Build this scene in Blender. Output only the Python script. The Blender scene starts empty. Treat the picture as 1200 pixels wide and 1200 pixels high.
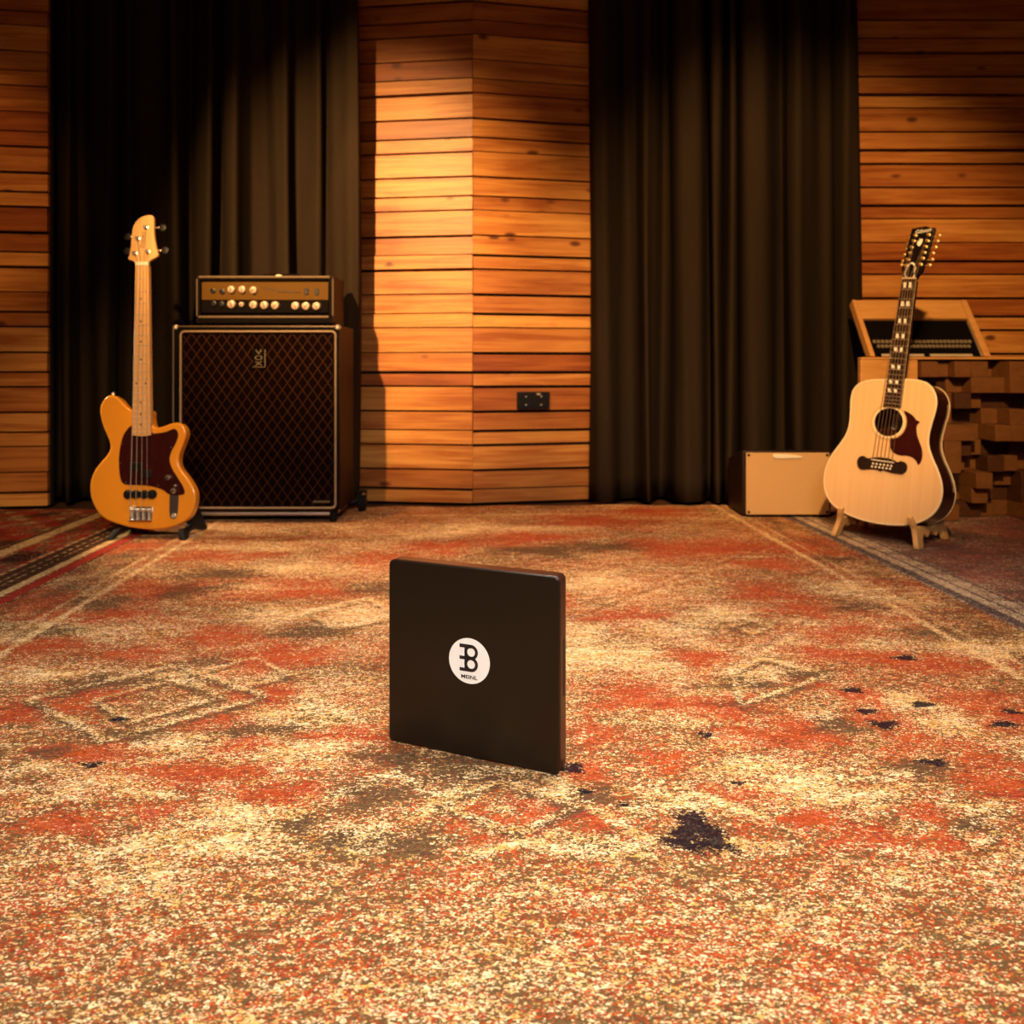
import bpy, bmesh, math, random
import numpy as np
from mathutils import Vector, Matrix

random.seed(7)
PI = math.pi
SC = bpy.context.scene
COL = SC.collection
F, CH, HZ = 957.0, 0.616, 432.0          # focal length in px, lens height, horizon row


# ------------------------------------------------------------------ helpers
def at(px, py, Y):
    """point at distance Y that the lens sees at pixel px, py"""
    return Vector(((px - 600) / F * Y, Y, CH + (HZ - py) / F * Y))


def ground(px, py):
    Y = F * CH / (py - HZ)
    return Vector(((px - 600) / F * Y, Y, 0))


class Frame:
    """a leaning plane: x = right, y = into the thing, z = up along the plane"""
    def __init__(s, O, yaw, lean):
        y, l = math.radians(yaw), math.radians(lean)
        s.O = Vector(O)
        s.u = Vector((math.cos(y), -math.sin(y), 0))
        nh = Vector((-math.sin(y), -math.cos(y), 0))
        s.v = Vector((0, 0, math.cos(l))) - nh * math.sin(l)
        s.i = s.v.cross(s.u)
        s.m = Matrix((( s.u.x, s.i.x, s.v.x, s.O.x), (s.u.y, s.i.y, s.v.y, s.O.y),
                      (s.u.z, s.i.z, s.v.z, s.O.z), (0, 0, 0, 1)))

    def at(s, px, py, w=0.0):
        r = Vector(((px - 600) / F, 1, (HZ - py) / F))
        c = Vector((0, 0, CH))
        o = s.O + s.i * w
        t = (o - c).dot(s.i) / r.dot(s.i)
        p = c + r * t - s.O
        return (p.dot(s.u), p.dot(s.v))


def bx(bm, x0, x1, y0, y1, z0, z1):
    v = [bm.verts.new((x, y, z)) for z in (z0, z1) for y in (y0, y1) for x in (x0, x1)]
    fs = []
    for q in ((0, 2, 3, 1), (4, 5, 7, 6), (0, 1, 5, 4), (2, 6, 7, 3), (0, 4, 6, 2), (1, 3, 7, 5)):
        fs.append(bm.faces.new([v[k] for k in q]))
    return v, fs


def ring_pts(c, ax, r, n, ph=0.0):
    ax = Vector(ax).normalized()
    a = ax.orthogonal().normalized()
    b = ax.cross(a)
    return [Vector(c) + (a * math.cos(ph + 2 * PI * k / n) + b * math.sin(ph + 2 * PI * k / n)) * r for k in range(n)]


def cyl(bm, p0, p1, r0, r1=None, n=20):
    r1 = r0 if r1 is None else r1
    p0, p1 = Vector(p0), Vector(p1)
    ax = p1 - p0
    A = [bm.verts.new(p) for p in ring_pts(p0, ax, r0, n)]
    B = [bm.verts.new(p) for p in ring_pts(p1, ax, r1, n)]
    for k in range(n):
        bm.faces.new((A[k], A[(k + 1) % n], B[(k + 1) % n], B[k]))
    bm.faces.new(A[::-1])
    bm.faces.new(B)


def lathe(bm, c, ax, prof, n=24):
    """prof = [(radius, height along axis)...]"""
    c, ax = Vector(c), Vector(ax).normalized()
    rows = []
    for r, h in prof:
        rows.append([bm.verts.new(p) for p in ring_pts(c + ax * h, ax, max(r, 1e-5), n)])
    for A, B in zip(rows, rows[1:]):
        for k in range(n):
            bm.faces.new((A[k], A[(k + 1) % n], B[(k + 1) % n], B[k]))
    bm.faces.new(rows[0][::-1])
    bm.faces.new(rows[-1])


def tube(bm, pts, r, n=8, closed=False):
    pts = [Vector(p) for p in pts]
    m = len(pts)
    rows = []
    ref = None
    for k in range(m):
        if closed:
            d = pts[(k + 1) % m] - pts[(k - 1) % m]
        else:
            d = pts[min(k + 1, m - 1)] - pts[max(k - 1, 0)]
        d.normalize()
        if ref is None:
            ref = d.orthogonal().normalized()
        ref = (ref - d * ref.dot(d))
        ref = ref.normalized() if ref.length > 1e-6 else d.orthogonal().normalized()
        b = d.cross(ref)
        rows.append([bm.verts.new(pts[k] + (ref * math.cos(2 * PI * j / n) + b * math.sin(2 * PI * j / n)) * r) for j in range(n)])
    for k in range(m if closed else m - 1):
        A, B = rows[k], rows[(k + 1) % m]
        for j in range(n):
            bm.faces.new((A[j], A[(j + 1) % n], B[(j + 1) % n], B[j]))
    if not closed:
        bm.faces.new(rows[0][::-1])
        bm.faces.new(rows[-1])


def ball(bm, c, r, sx=1, sy=1, sz=1, seg=16):
    m = Matrix.Translation(Vector(c)) @ Matrix.Diagonal((r * sx, r * sy, r * sz, 1))
    bmesh.ops.create_uvsphere(bm, u_segments=seg, v_segments=max(6, seg // 2), radius=1, matrix=m)


def smooth_loop(pts, n=6, closed=True):
    """Catmull-Rom through 2-D points"""
    out, m = [], len(pts)
    rng = range(m) if closed else range(m - 1)
    for k in rng:
        if closed:
            p0, p1, p2, p3 = pts[(k - 1) % m], pts[k], pts[(k + 1) % m], pts[(k + 2) % m]
        else:
            p0, p1, p2, p3 = pts[max(k - 1, 0)], pts[k], pts[k + 1], pts[min(k + 2, m - 1)]
        for j in range(n):
            t = j / n
            out.append(tuple(0.5 * (2 * b + (c - a) * t + (2 * a - 5 * b + 4 * c - d) * t * t + (3 * b - a - 3 * c + d) * t ** 3)
                             for a, b, c, d in zip(p0, p1, p2, p3)))
    if not closed:
        out.append(tuple(pts[-1]))
    return out


def area2(p):
    return 0.5 * sum(p[k][0] * p[(k + 1) % len(p)][1] - p[(k + 1) % len(p)][0] * p[k][1] for k in range(len(p)))


def prism(bm, pts, y0, y1):
    """closed outline in x, z pushed from y0 (front) to y1 (back)"""
    if area2(pts) < 0:
        pts = pts[::-1]
    A = [bm.verts.new((x, y0, z)) for x, z in pts]
    B = [bm.verts.new((x, y1, z)) for x, z in pts]
    n = len(pts)
    bm.faces.new(A)
    bm.faces.new(B[::-1])
    for k in range(n):
        bm.faces.new((A[k], B[k], B[(k + 1) % n], A[(k + 1) % n]))


def side_prism(bm, prof, x0, x1):
    """closed outline in y, z pushed from x0 to x1"""
    if area2(prof) < 0:
        prof = prof[::-1]
    A = [bm.verts.new((x0, y, z)) for y, z in prof]
    B = [bm.verts.new((x1, y, z)) for y, z in prof]
    n = len(prof)
    bm.faces.new(A[::-1])
    bm.faces.new(B)
    for k in range(n):
        bm.faces.new((A[k], A[(k + 1) % n], B[(k + 1) % n], B[k]))


def round_rect(x0, x1, z0, z1, r, n=5):
    out = []
    for cx, cz, a in ((x1 - r, z1 - r, 0), (x0 + r, z1 - r, PI / 2), (x0 + r, z0 + r, PI), (x1 - r, z0 + r, 1.5 * PI)):
        for k in range(n + 1):
            t = a + PI / 2 * k / n
            out.append((cx + r * math.cos(t), cz + r * math.sin(t)))
    return out


def circle(cx, cz, r, n=32, rz=None):
    return [(cx + r * math.cos(2 * PI * k / n), cz + (rz or r) * math.sin(2 * PI * k / n)) for k in range(n)]


def plate(bm, outer, holes, y0, y1):
    """flat plate in x, z with holes, thickness y0..y1"""
    loops = []
    for y in (y0, y1):
        edges = []
        vs_all = []
        for lp in [outer] + holes:
            vs = [bm.verts.new((x, y, z)) for x, z in lp]
            vs_all.append(vs)
            for k in range(len(vs)):
                edges.append(bm.edges.new((vs[k], vs[(k + 1) % len(vs)])))
        bmesh.ops.triangle_fill(bm, use_beauty=True, use_dissolve=False, edges=edges)
        loops.append(vs_all)
    for A, B in zip(*loops):
        n = len(A)
        for k in range(n):
            bm.faces.new((A[k], B[k], B[(k + 1) % n], A[(k + 1) % n]))
    bmesh.ops.recalc_face_normals(bm, faces=bm.faces)


def obj(name, bm, m, parent=None, bevel=0, seg=2, smooth=True, ang=0.6, label=None):
    bmesh.ops.recalc_face_normals(bm, faces=bm.faces) if bevel >= 0 else None
    if smooth:
        for f in bm.faces:
            f.smooth = True
        for e in bm.edges:
            if len(e.link_faces) == 2 and e.calc_face_angle(0) > ang:
                e.smooth = False
    me = bpy.data.meshes.new(name)
    bm.to_mesh(me)
    bm.free()
    o = bpy.data.objects.new(name, me)
    me.materials.append(m)
    COL.objects.link(o)
    if parent is not None:
        o.parent = parent
    if bevel > 0:
        b = o.modifiers.new('bevel', 'BEVEL')
        b.width = bevel
        b.segments = seg
        b.limit_method = 'ANGLE'
        b.angle_limit = 0.7
        b.harden_normals = False
    if label:
        o['label'] = label
    return o


def NB():
    return bmesh.new()


def box_obj(name, m, parent, x0, x1, y0, y1, z0, z1, bevel=0, seg=2, label=None):
    b = NB()
    bx(b, x0, x1, y0, y1, z0, z1)
    return obj(name, b, m, parent, bevel, seg, label=label)


def thing(name, label, cat, matrix=None, loc=None, rz=0.0, group=None):
    o = bpy.data.objects.new(name, None)
    o.empty_display_size = 0.1
    COL.objects.link(o)
    if matrix is None:
        matrix = Matrix.Translation(Vector(loc or (0, 0, 0))) @ Matrix.Rotation(rz, 4, 'Z')
    o.matrix_world = matrix
    o['label'] = label
    o['category'] = cat
    if group:
        o['group'] = group
    return o


def tag(o, label, cat, group=None):
    o['label'] = label
    o['category'] = cat
    if group:
        o['group'] = group
    return o


def structure(o):
    o['kind'] = 'structure'
    return o


def text_into(bm, body, size, fn, shear=0.0, depth=0.0006, align='CENTER', sx=1.0, bold=0.0):
    """lettering as flat solid glyphs; fn maps (tx, ty, d) to a point"""
    cu = bpy.data.curves.new('lettering_curve', 'FONT')
    cu.body = body
    cu.size = size
    cu.shear = shear
    cu.align_x = align
    cu.align_y = 'CENTER'
    cu.extrude = depth
    cu.offset = size * bold
    cu.resolution_u = 3
    ob = bpy.data.objects.new('lettering_source', cu)
    me = bpy.data.meshes.new_from_object(ob)
    tmp = bmesh.new()
    tmp.from_mesh(me)
    mp = {}
    for v in tmp.verts:
        mp[v.index] = bm.verts.new(fn(v.co.x * sx, v.co.y, v.co.z))
    for f in tmp.faces:
        try:
            bm.faces.new([mp[v.index] for v in f.verts])
        except ValueError:
            pass
    tmp.free()
    bpy.data.objects.remove(ob)
    bpy.data.curves.remove(cu)
    bpy.data.meshes.remove(me)


# ------------------------------------------------------------------ materials
class V:
    """a float socket with arithmetic"""
    def __init__(s, nt, sock):
        s.nt, s.s = nt, sock

    def _op(s, op, *o, clamp=False):
        n = s.nt.nodes.new('ShaderNodeMath')
        n.operation = op
        n.use_clamp = clamp
        for k, q in enumerate((s,) + o):
            if isinstance(q, V):
                s.nt.links.new(q.s, n.inputs[k])
            else:
                n.inputs[k].default_value = q
        return V(s.nt, n.outputs[0])

    def __add__(s, o): return s._op('ADD', o)
    def __sub__(s, o): return s._op('SUBTRACT', o)
    def __mul__(s, o): return s._op('MULTIPLY', o)
    def abs(s): return s._op('ABSOLUTE')
    def frac(s): return s._op('FRACT')
    def pingpong(s, q): return s._op('PINGPONG', q)
    def min(s, o): return s._op('MINIMUM', o)
    def max(s, o): return s._op('MAXIMUM', o)

    def step(s, a, b):
        n = s.nt.nodes.new('ShaderNodeMapRange')
        n.interpolation_type = 'SMOOTHSTEP'
        n.inputs[1].default_value = a
        n.inputs[2].default_value = b
        s.nt.links.new(s.s, n.inputs[0])
        return V(s.nt, n.outputs[0])


class Mat:
    def __init__(s, name, rough=0.6, metal=0.0, spec=0.5, coat=0.0, sheen=0.0):
        s.m = bpy.data.materials.new(name)
        s.m.use_nodes = True
        s.nt = s.m.node_tree
        s.b = s.nt.nodes['Principled BSDF']
        s.b.inputs['Roughness'].default_value = rough
        s.b.inputs['Metallic'].default_value = metal
        s.b.inputs['Specular IOR Level'].default_value = spec
        s.b.inputs['Coat Weight'].default_value = coat
        s.b.inputs['Coat Roughness'].default_value = 0.08
        s.b.inputs['Sheen Weight'].default_value = sheen
        s.tc = s.nt.nodes.new('ShaderNodeTexCoord')

    def vec(s, scale, off=None, rot=None):
        n = s.nt.nodes.new('ShaderNodeMapping')
        n.inputs['Scale'].default_value = scale
        if rot:
            n.inputs['Rotation'].default_value = rot
        if off is not None:
            if isinstance(off, V):
                c = s.nt.nodes.new('ShaderNodeCombineXYZ')
                for k in range(3):
                    s.nt.links.new(off.s, c.inputs[k])
                s.nt.links.new(c.outputs[0], n.inputs['Location'])
            else:
                n.inputs['Location'].default_value = off
        s.nt.links.new(s.tc.outputs['Object'], n.inputs['Vector'])
        return n.outputs[0]

    def noise(s, scale, detail=3, rough=0.55, off=None, dist=0.0):
        n = s.nt.nodes.new('ShaderNodeTexNoise')
        n.inputs['Scale'].default_value = 1.0
        n.inputs['Detail'].default_value = detail
        n.inputs['Roughness'].default_value = rough
        n.inputs['Distortion'].default_value = dist
        s.nt.links.new(s.vec(scale, off), n.inputs['Vector'])
        return V(s.nt, n.outputs['Fac'])

    def cells(s, scale):
        n = s.nt.nodes.new('ShaderNodeTexVoronoi')
        n.inputs['Scale'].default_value = 1.0
        s.nt.links.new(s.vec(scale), n.inputs['Vector'])
        sp = s.nt.nodes.new('ShaderNodeSeparateColor')
        s.nt.links.new(n.outputs['Color'], sp.inputs[0])
        return [V(s.nt, sp.outputs[k]) for k in range(3)]

    def xyz(s):
        sp = s.nt.nodes.new('ShaderNodeSeparateXYZ')
        s.nt.links.new(s.tc.outputs['Object'], sp.inputs[0])
        return [V(s.nt, sp.outputs[k]) for k in range(3)]

    def attr(s, name):
        n = s.nt.nodes.new('ShaderNodeAttribute')
        n.attribute_name = name
        sp = s.nt.nodes.new('ShaderNodeSeparateColor')
        s.nt.links.new(n.outputs['Color'], sp.inputs[0])
        return [V(s.nt, sp.outputs[k]) for k in range(3)] + [V(s.nt, n.outputs['Alpha'])]

    def mix(s, a, b, f):
        n = s.nt.nodes.new('ShaderNodeMix')
        n.data_type = 'RGBA'
        n.clamp_factor = True
        if isinstance(f, V):
            s.nt.links.new(f.s, n.inputs[0])
        else:
            n.inputs[0].default_value = f
        for k, q in ((6, a), (7, b)):
            if isinstance(q, tuple):
                n.inputs[k].default_value = (*q[:3], 1)
            else:
                s.nt.links.new(q, n.inputs[k])
        return n.outputs[2]

    def mul(s, a, f):
        n = s.nt.nodes.new('ShaderNodeMix')
        n.data_type = 'RGBA'
        n.blend_type = 'MULTIPLY'
        n.inputs[0].default_value = 1
        c = s.nt.nodes.new('ShaderNodeCombineColor')
        for k in range(3):
            s.nt.links.new(f.s, c.inputs[k])
        if isinstance(a, tuple):
            n.inputs[6].default_value = (*a[:3], 1)
        else:
            s.nt.links.new(a, n.inputs[6])
        s.nt.links.new(c.outputs[0], n.inputs[7])
        return n.outputs[2]

    def color(s, c):
        if isinstance(c, tuple):
            s.b.inputs['Base Color'].default_value = (*c[:3], 1)
        else:
            s.nt.links.new(c, s.b.inputs['Base Color'])
        return s

    def bump(s, h, dist=0.001, strength=1.0):
        n = s.nt.nodes.new('ShaderNodeBump')
        n.inputs['Distance'].default_value = dist
        n.inputs['Strength'].default_value = strength
        s.nt.links.new(h.s, n.inputs['Height'])
        s.nt.links.new(n.outputs[0], s.b.inputs['Normal'])
        return s

    def done(s):
        return s.m


def plain(name, c, rough=0.5, metal=0.0, var=0.12, scale=40, spec=0.5, coat=0.0, sheen=0.0, bump=0.0):
    m = Mat(name, rough, metal, spec, coat, sheen)
    n = m.noise((scale,) * 3, 4)
    m.color(m.mul(c, n * (2 * var) + (1 - var)))
    if bump:
        m.bump(n, bump)
    return m.done()


def wood(name, a, b, rough=0.45, coat=0.0, grain=(3, 3, 55), var=1.0, spec=0.4):
    """streaky timber: a = dark grain, b = light grain"""
    m = Mat(name, rough, 0, spec, coat)
    n = m.noise(grain, 5, 0.6, dist=0.4)
    n2 = m.noise(tuple(g * 3.1 for g in grain), 3, 0.6)
    f = ((n - 0.5) * 1.6 + (n2 - 0.5) * 0.7) * var + 0.5
    m.color(m.mix(a, b, f))
    return m.done()


def cladding(name):
    """cedar boards: tone per board comes from the 'board' attribute"""
    m = Mat(name, 0.42, 0, 0.35)
    r, g, bb, _ = m.attr('board')
    off = r * 37.0
    n = m.noise((1.6, 1.6, 34), 5, 0.6, off, 0.9)
    n2 = m.noise((5, 5, 160), 3, 0.6, off)
    n3 = m.noise((2.3, 2.3, 6), 2, 0.5, off, 0.5)
    c1 = m.mix((0.36, 0.105, 0.020), (0.72, 0.345, 0.080), g)
    c2 = m.mix((0.19, 0.040, 0.007), (0.44, 0.140, 0.024), g)
    f = (n - 0.5) * 3.2 + (n2 - 0.5) * 1.0 + (n3 - 0.5) * 1.5 + 0.45
    c = m.mix(c1, c2, f)
    # knots
    vo = m.nt.nodes.new('ShaderNodeTexVoronoi')
    vo.inputs['Scale'].default_value = 1
    m.nt.links.new(m.vec((4.6, 4.6, 9.0), off), vo.inputs['Vector'])
    k = V(m.nt, vo.outputs['Distance']) + (n - 0.5) * 0.25
    kn = (k._op('MULTIPLY', -1.0) + 0.16).step(0.0, 0.11)
    c = m.mix(c, (0.13, 0.035, 0.010), kn * bb)
    m.color(c)
    m.bump(n2, 0.0015, 0.5)
    return m.done()


M = {}
M['clad'] = cladding('cedar_cladding')
M['backing'] = plain('dark_backing', (0.012, 0.006, 0.003), 0.9)
M['plaster'] = plain('studio_plaster', (0.16, 0.10, 0.06), 0.9, var=0.1, scale=6)
M['ceil'] = plain('ceiling_paint', (0.20, 0.15, 0.10), 0.9, var=0.05, scale=4)
M['floor'] = wood('floor_boards', (0.05, 0.022, 0.010), (0.12, 0.055, 0.025), 0.4, grain=(30, 2, 2))
M['black_plastic'] = plain('black_plastic', (0.006, 0.005, 0.005), 0.42, spec=0.3)
M['black_metal'] = plain('black_metal', (0.008, 0.007, 0.007), 0.4, 0.1, spec=0.3)
M['rubber'] = plain('black_rubber', (0.006, 0.005, 0.005), 0.85, spec=0.2)
M['chrome'] = plain('chrome', (0.82, 0.79, 0.74), 0.27, 1.0, var=0.04)
M['nickel'] = plain('nickel', (0.70, 0.62, 0.52), 0.45, 0.8, var=0.08)
M['gold'] = plain('gold_plate', (0.98, 0.72, 0.34), 0.32, 0.9, var=0.06)
M['steel_string'] = plain('steel_string', (0.58, 0.52, 0.44), 0.5, 0.7, var=0.05)
M['bronze_string'] = plain('bronze_string', (0.60, 0.42, 0.25), 0.35, 1.0, var=0.05)


def curtain_mat():
    m = Mat('black_molton_cloth', 0.95, 0, 0.06)
    n = m.noise((120, 120, 40), 3)
    n2 = m.noise((7, 7, 1.2), 3)
    m.color(m.mul((0.027, 0.0178, 0.0108), n * 0.4 + n2 * 0.5 + 0.55))
    m.bump(n, 0.0008, 0.6)
    m.b.inputs['Sheen Tint'].default_value = (0.8, 0.6, 0.45, 1)
    return m.done()


M['curtain'] = curtain_mat()


def grille_mat():
    """brown diamond lattice on near-black cloth"""
    m = Mat('diamond_grille_cloth', 0.9, 0, 0.03)
    x, y, z = m.xyz()
    a = x * (1 / 0.0405)
    b = z * (1 / 0.0570)
    d1 = ((a + b).frac() - 0.5).abs()
    d2 = ((a - b).frac() - 0.5).abs()
    line = (d1.max(d2)).step(0.425, 0.485)
    w = m.noise((500, 500, 500), 2)
    w2 = m.noise((9, 9, 9), 2)
    c = m.mix((0.0042, 0.0012, 0.0010), (0.060, 0.023, 0.008), line * (w * 0.7 + 0.4) * (w2 + 0.45))
    m.color(c)
    return m.done()


M['diamond'] = grille_mat()
M['oxblood'] = plain('oxblood_vinyl', (0.017, 0.0034, 0.0015), 0.55, var=0.2, scale=300, bump=0.0006, spec=0.15)
M['vinyl_black'] = plain('black_vinyl', (0.0035, 0.0023, 0.0017), 0.7, var=0.2, scale=300, bump=0.0006, spec=0.05)
M['piping'] = plain('gold_piping', (0.27, 0.18, 0.10), 0.5, 0.1)
M['edge_gold'] = plain('dull_gold_edge', (0.125, 0.082, 0.042), 0.5, 0.2)
M['brass_panel'] = plain('brass_panel', (0.105, 0.050, 0.007), 0.5, 0.0, var=0.1, scale=8, spec=0.05)
M['knob_cream'] = plain('pale_knob', (0.44, 0.32, 0.22), 0.4, 0.15)
M['panel_black'] = plain('black_panel', (0.004, 0.0026, 0.002), 0.7, spec=0.04)
M['ink'] = plain('dark_print', (0.05, 0.028, 0.012), 0.6)

M['bass_paint'] = plain('butterscotch_lacquer', (0.77, 0.300, 0.022), 0.22, var=0.04, scale=5, coat=0.6)
M['maple'] = wood('maple_neck', (0.56, 0.30, 0.105), (0.74, 0.44, 0.18), 0.35, 0.3, grain=(60, 60, 4))
M['tort'] = plain('tortoiseshell', (0.032, 0.0045, 0.004), 0.3, var=0.6, scale=55, coat=0.0, spec=0.2)
M['bone'] = plain('bone', (0.82, 0.74, 0.58), 0.4)
M['dot'] = plain('dark_dot', (0.03, 0.015, 0.008), 0.5)

M['spruce'] = wood('spruce_top', (0.65, 0.395, 0.180), (0.82, 0.55, 0.285), 0.3, 0.35, grain=(75, 20, 2.5), var=0.55)
M['rosewood'] = wood('rosewood', (0.018, 0.005, 0.003), (0.060, 0.016, 0.008), 0.25, 0.6, grain=(10, 60, 4))
M['ebony'] = wood('dark_fretboard', (0.010, 0.0045, 0.003), (0.030, 0.014, 0.008), 0.5, 0, grain=(60, 60, 5), spec=0.15)
M['cream'] = plain('cream_binding', (0.80, 0.64, 0.40), 0.4)
M['pearl'] = plain('pearl', (0.86, 0.82, 0.72), 0.2, var=0.15, scale=120)
M['gloss_black'] = plain('gloss_black', (0.008, 0.005, 0.004), 0.15)
M['rosette'] = plain('rosette_rings', (0.50, 0.32, 0.13), 0.35)
M['paper'] = plain('paper_label', (0.60, 0.55, 0.46), 0.8)
M['inside'] = plain('unlit_timber_inside', (0.10, 0.05, 0.025), 0.8)
M['plywood'] = wood('birch_plywood', (0.60, 0.32, 0.105), (0.78, 0.47, 0.19), 0.5, grain=(12, 12, 30))
M['pine'] = wood('pine', (0.47, 0.21, 0.055), (0.64, 0.33, 0.10), 0.5, grain=(5, 5, 45))
M['block_a'] = wood('block_timber_a', (0.11, 0.038, 0.008), (0.18, 0.070, 0.016), 0.6, grain=(20, 20, 40))
M['block_b'] = wood('block_timber_b', (0.040, 0.011, 0.003), (0.072, 0.023, 0.0055), 0.6, grain=(20, 20, 40))
M['tan_cloth'] = plain('tan_grille_cloth', (0.52, 0.31, 0.125), 0.85, var=0.2, scale=260)
M['brown_vinyl'] = plain('dark_brown_vinyl', (0.016, 0.006, 0.003), 0.5, var=0.15, scale=200, spec=0.25)
M['silver'] = plain('silver_badge', (0.90, 0.82, 0.62), 0.45, 0.25)
M['strip'] = plain('paper_strip', (0.42, 0.34, 0.24), 0.7)
M['jack'] = plain('jack_ring', (0.42, 0.33, 0.22), 0.4, 0.5)
M['alu'] = plain('rack_rail_metal', (0.50, 0.42, 0.33), 0.35, 0.8)

M['box_front'] = plain('satin_black_panel', (0.013, 0.0075, 0.004), 0.30, var=0.06, scale=6, spec=0.25)
M['box_body'] = wood('dark_stained_timber', (0.022, 0.008, 0.004), (0.050, 0.016, 0.007), 0.3, grain=(4, 60, 60))
M['white_print'] = plain('white_print', (0.86, 0.84, 0.80), 0.5, var=0.02)
M['black_print'] = plain('black_print', (0.012, 0.010, 0.009), 0.5)

# ------------------------------------------------------------------ room shell
SEQ = (0.0655, 0.0880, 0.1145)            # narrow, medium, wide boards from the floor up


def clad_wall(name, p0, p1, top=2.9, seed=1, joints=()):
    """horizontal cedar boards from p0 to p1 (seen from the room), dark backing behind"""
    rnd = random.Random(seed)
    p0, p1 = Vector((*p0, 0)), Vector((*p1, 0))
    d = (p1 - p0)
    L = d.length
    m = Matrix.Translation(p0) @ Matrix.Rotation(math.atan2(d.y, d.x), 4, 'Z')
    b = NB()
    lay = b.loops.layers.float_color.new('board')
    z, k = 0.004, 0
    while z < top:
        h = SEQ[k % 3]
        gap = rnd.choice((0.006, 0.009, 0.012, 0.014))
        cuts = [0.0] + [j for j in joints] + [L]
        for a, c in zip(cuts, cuts[1:]):
            out = rnd.choice((0.0, 0.002, 0.004, 0.008, 0.011))
            vs, fs = bx(b, a + 0.0004, c - 0.0004, -out, 0.022, z, min(z + h - gap, top))
            col = (rnd.random(), min(1, max(0, rnd.gauss(0.52, 0.34))), 1.0 if rnd.random() < 0.6 else 0.15, 1)
            for f in fs:
                for lp in f.loops:
                    lp[lay] = col
        z += h
        k += 1
    vs, fs = bx(b, 0, L, 0.0225, 0.06, 0, top)
    for f in fs:
        f.material_index = 1
    o = obj(name, b, M['clad'], None, smooth=False)
    o.data.materials.append(M['backing'])
    o.matrix_world = m
    return structure(o)


CX, CY = -0.179, 3.73                       # the folded corner of the middle panelling
aL, aR = math.radians(7.7), math.radians(11.7)
clad_wall('wall_back_center_left', (CX - 0.95 * math.cos(aL), CY + 0.95 * math.sin(aL)), (CX, CY), seed=11)
clad_wall('wall_back_center_right', (CX, CY), (CX + 0.95 * math.cos(aR), CY + 0.95 * math.sin(aR)), seed=29)
clad_wall('wall_back_left', (-3.35, 3.472), (-2.078, 3.658), seed=5)
clad_wall('wall_back_right', (1.45, 3.95), (3.3, 3.95), seed=47)


def shell(name, m, *a):
    b = NB()
    bx(b, *a)
    return structure(obj(name, b, M[m], None))


shell('floor', 'floor', -3.4, 3.4, -2.6, 4.2, -0.10, -0.0132)
shell('ceiling', 'ceil', -3.4, 3.4, -2.6, 4.2, 2.9, 3.0)
shell('wall_back', 'backing', -3.4, 3.4, 4.12, 4.2, -0.012, 2.9)
shell('wall_left', 'plaster', -3.4, -3.32, -2.6, 4.2, -0.012, 2.9)
shell('wall_right', 'plaster', 3.32, 3.4, -2.6, 4.2, -0.012, 2.9)
shell('wall_front', 'plaster', -3.4, 3.4, -2.6, -2.52, -0.012, 2.9)


# ------------------------------------------------------------------ curtains
def curtain(name, label, keys, Y0, z0, z1, seed):
    """keys = [(px at the hem, depth)]: folds as forward and backward swings of one cloth"""
    rnd = random.Random(seed)
    pts = []
    for px, dep in keys:
        Y = Y0 + dep
        pts.append(((px - 600) / F * Y, Y))
    path = smooth_loop(pts, 7, closed=False)
    nz = 26
    b = NB()
    rows = []
    ph = [rnd.uniform(0, 6.28) for _ in path]
    cx = sum(p[0] for p in path) / len(path)
    for j in range(nz + 1):
        t = j / nz
        z = z0 + (z1 - z0) * t
        row = []
        for k, (x, y) in enumerate(path):
            g = k / len(path)
            sway = 0.010 * math.sin(3.1 * g * 6.28 + 2.2 * t) * (1 - t) + 0.006 * math.sin(7 * g * 6.28 + 5 * t)
            dep = (y - Y0) * (1.0 + 0.18 * math.sin(11 * g + 3.3 * t)) + 0.006 * math.sin(23 * g * 6.28 + 4 * t)
            row.append(b.verts.new((x + sway, Y0 + dep, z + (0.006 * math.sin(40 * g) if j == 0 else 0))))
        rows.append(row)
    for A, B in zip(rows, rows[1:]):
        for k in range(len(A) - 1):
            b.faces.new((A[k], A[k + 1], B[k + 1], B[k]))
    o = obj(name, b, M['curtain'], None, smooth=True, ang=3.2)
    s = o.modifiers.new('cloth', 'SOLIDIFY')
    s.thickness = 0.004
    tag(o, label, 'curtain', 'black studio curtains')
    return o


curtain('curtain', 'black floor-length curtain behind the yellow bass and the speaker cabinet',
        [(48, .13), (60, .10), (70, .06), (78, -.02), (84, .03), (91, .09), (104, .10), (116, .0), (126, -.05), (136, .02), (141, .08), (150, -.02), (160, .05),
         (178, .10), (192, .07), (203, -.04), (214, .03), (224, .10), (236, .02), (246, -.05), (256, .07), (266, .0), (276, -.05),
         (286, .03), (296, .09), (312, .09), (324, .0), (336, -.05), (348, .06), (360, .05), (372, -.04), (383, .05), (392, -.03), (402, -.10), (411, -.15), (417, -.14), (419, -.05)],
        3.72, 0.012, 2.86, 3)
curtain('curtain', 'black floor-length curtain hanging between the folded wood wall and the acoustic guitar',
        [(p, d * (1.3 if p > 755 else 1.0)) for p, d in ((691, .03), (697, -.05), (708, -.07), (719, -.02), (728, .065), (742, .07), (750, .03), (760, -.06), (767, .0), (774, .09), (783, .08),
         (792, -.03), (806, -.08), (820, -.06), (826, .06), (830, .08), (836, -.05), (844, -.06), (849, .05), (855, -.04), (861, -.04), (865, .05),
         (872, -.05), (888, -.08), (900, -.03), (908, .08), (918, .09), (926, .0), (936, -.05), (946, -.01), (955, .09), (972, .10), (982, .02), (992, -.04), (1001, .0), (1006, .06))],
        3.752, 0.012, 2.86, 9)

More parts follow.
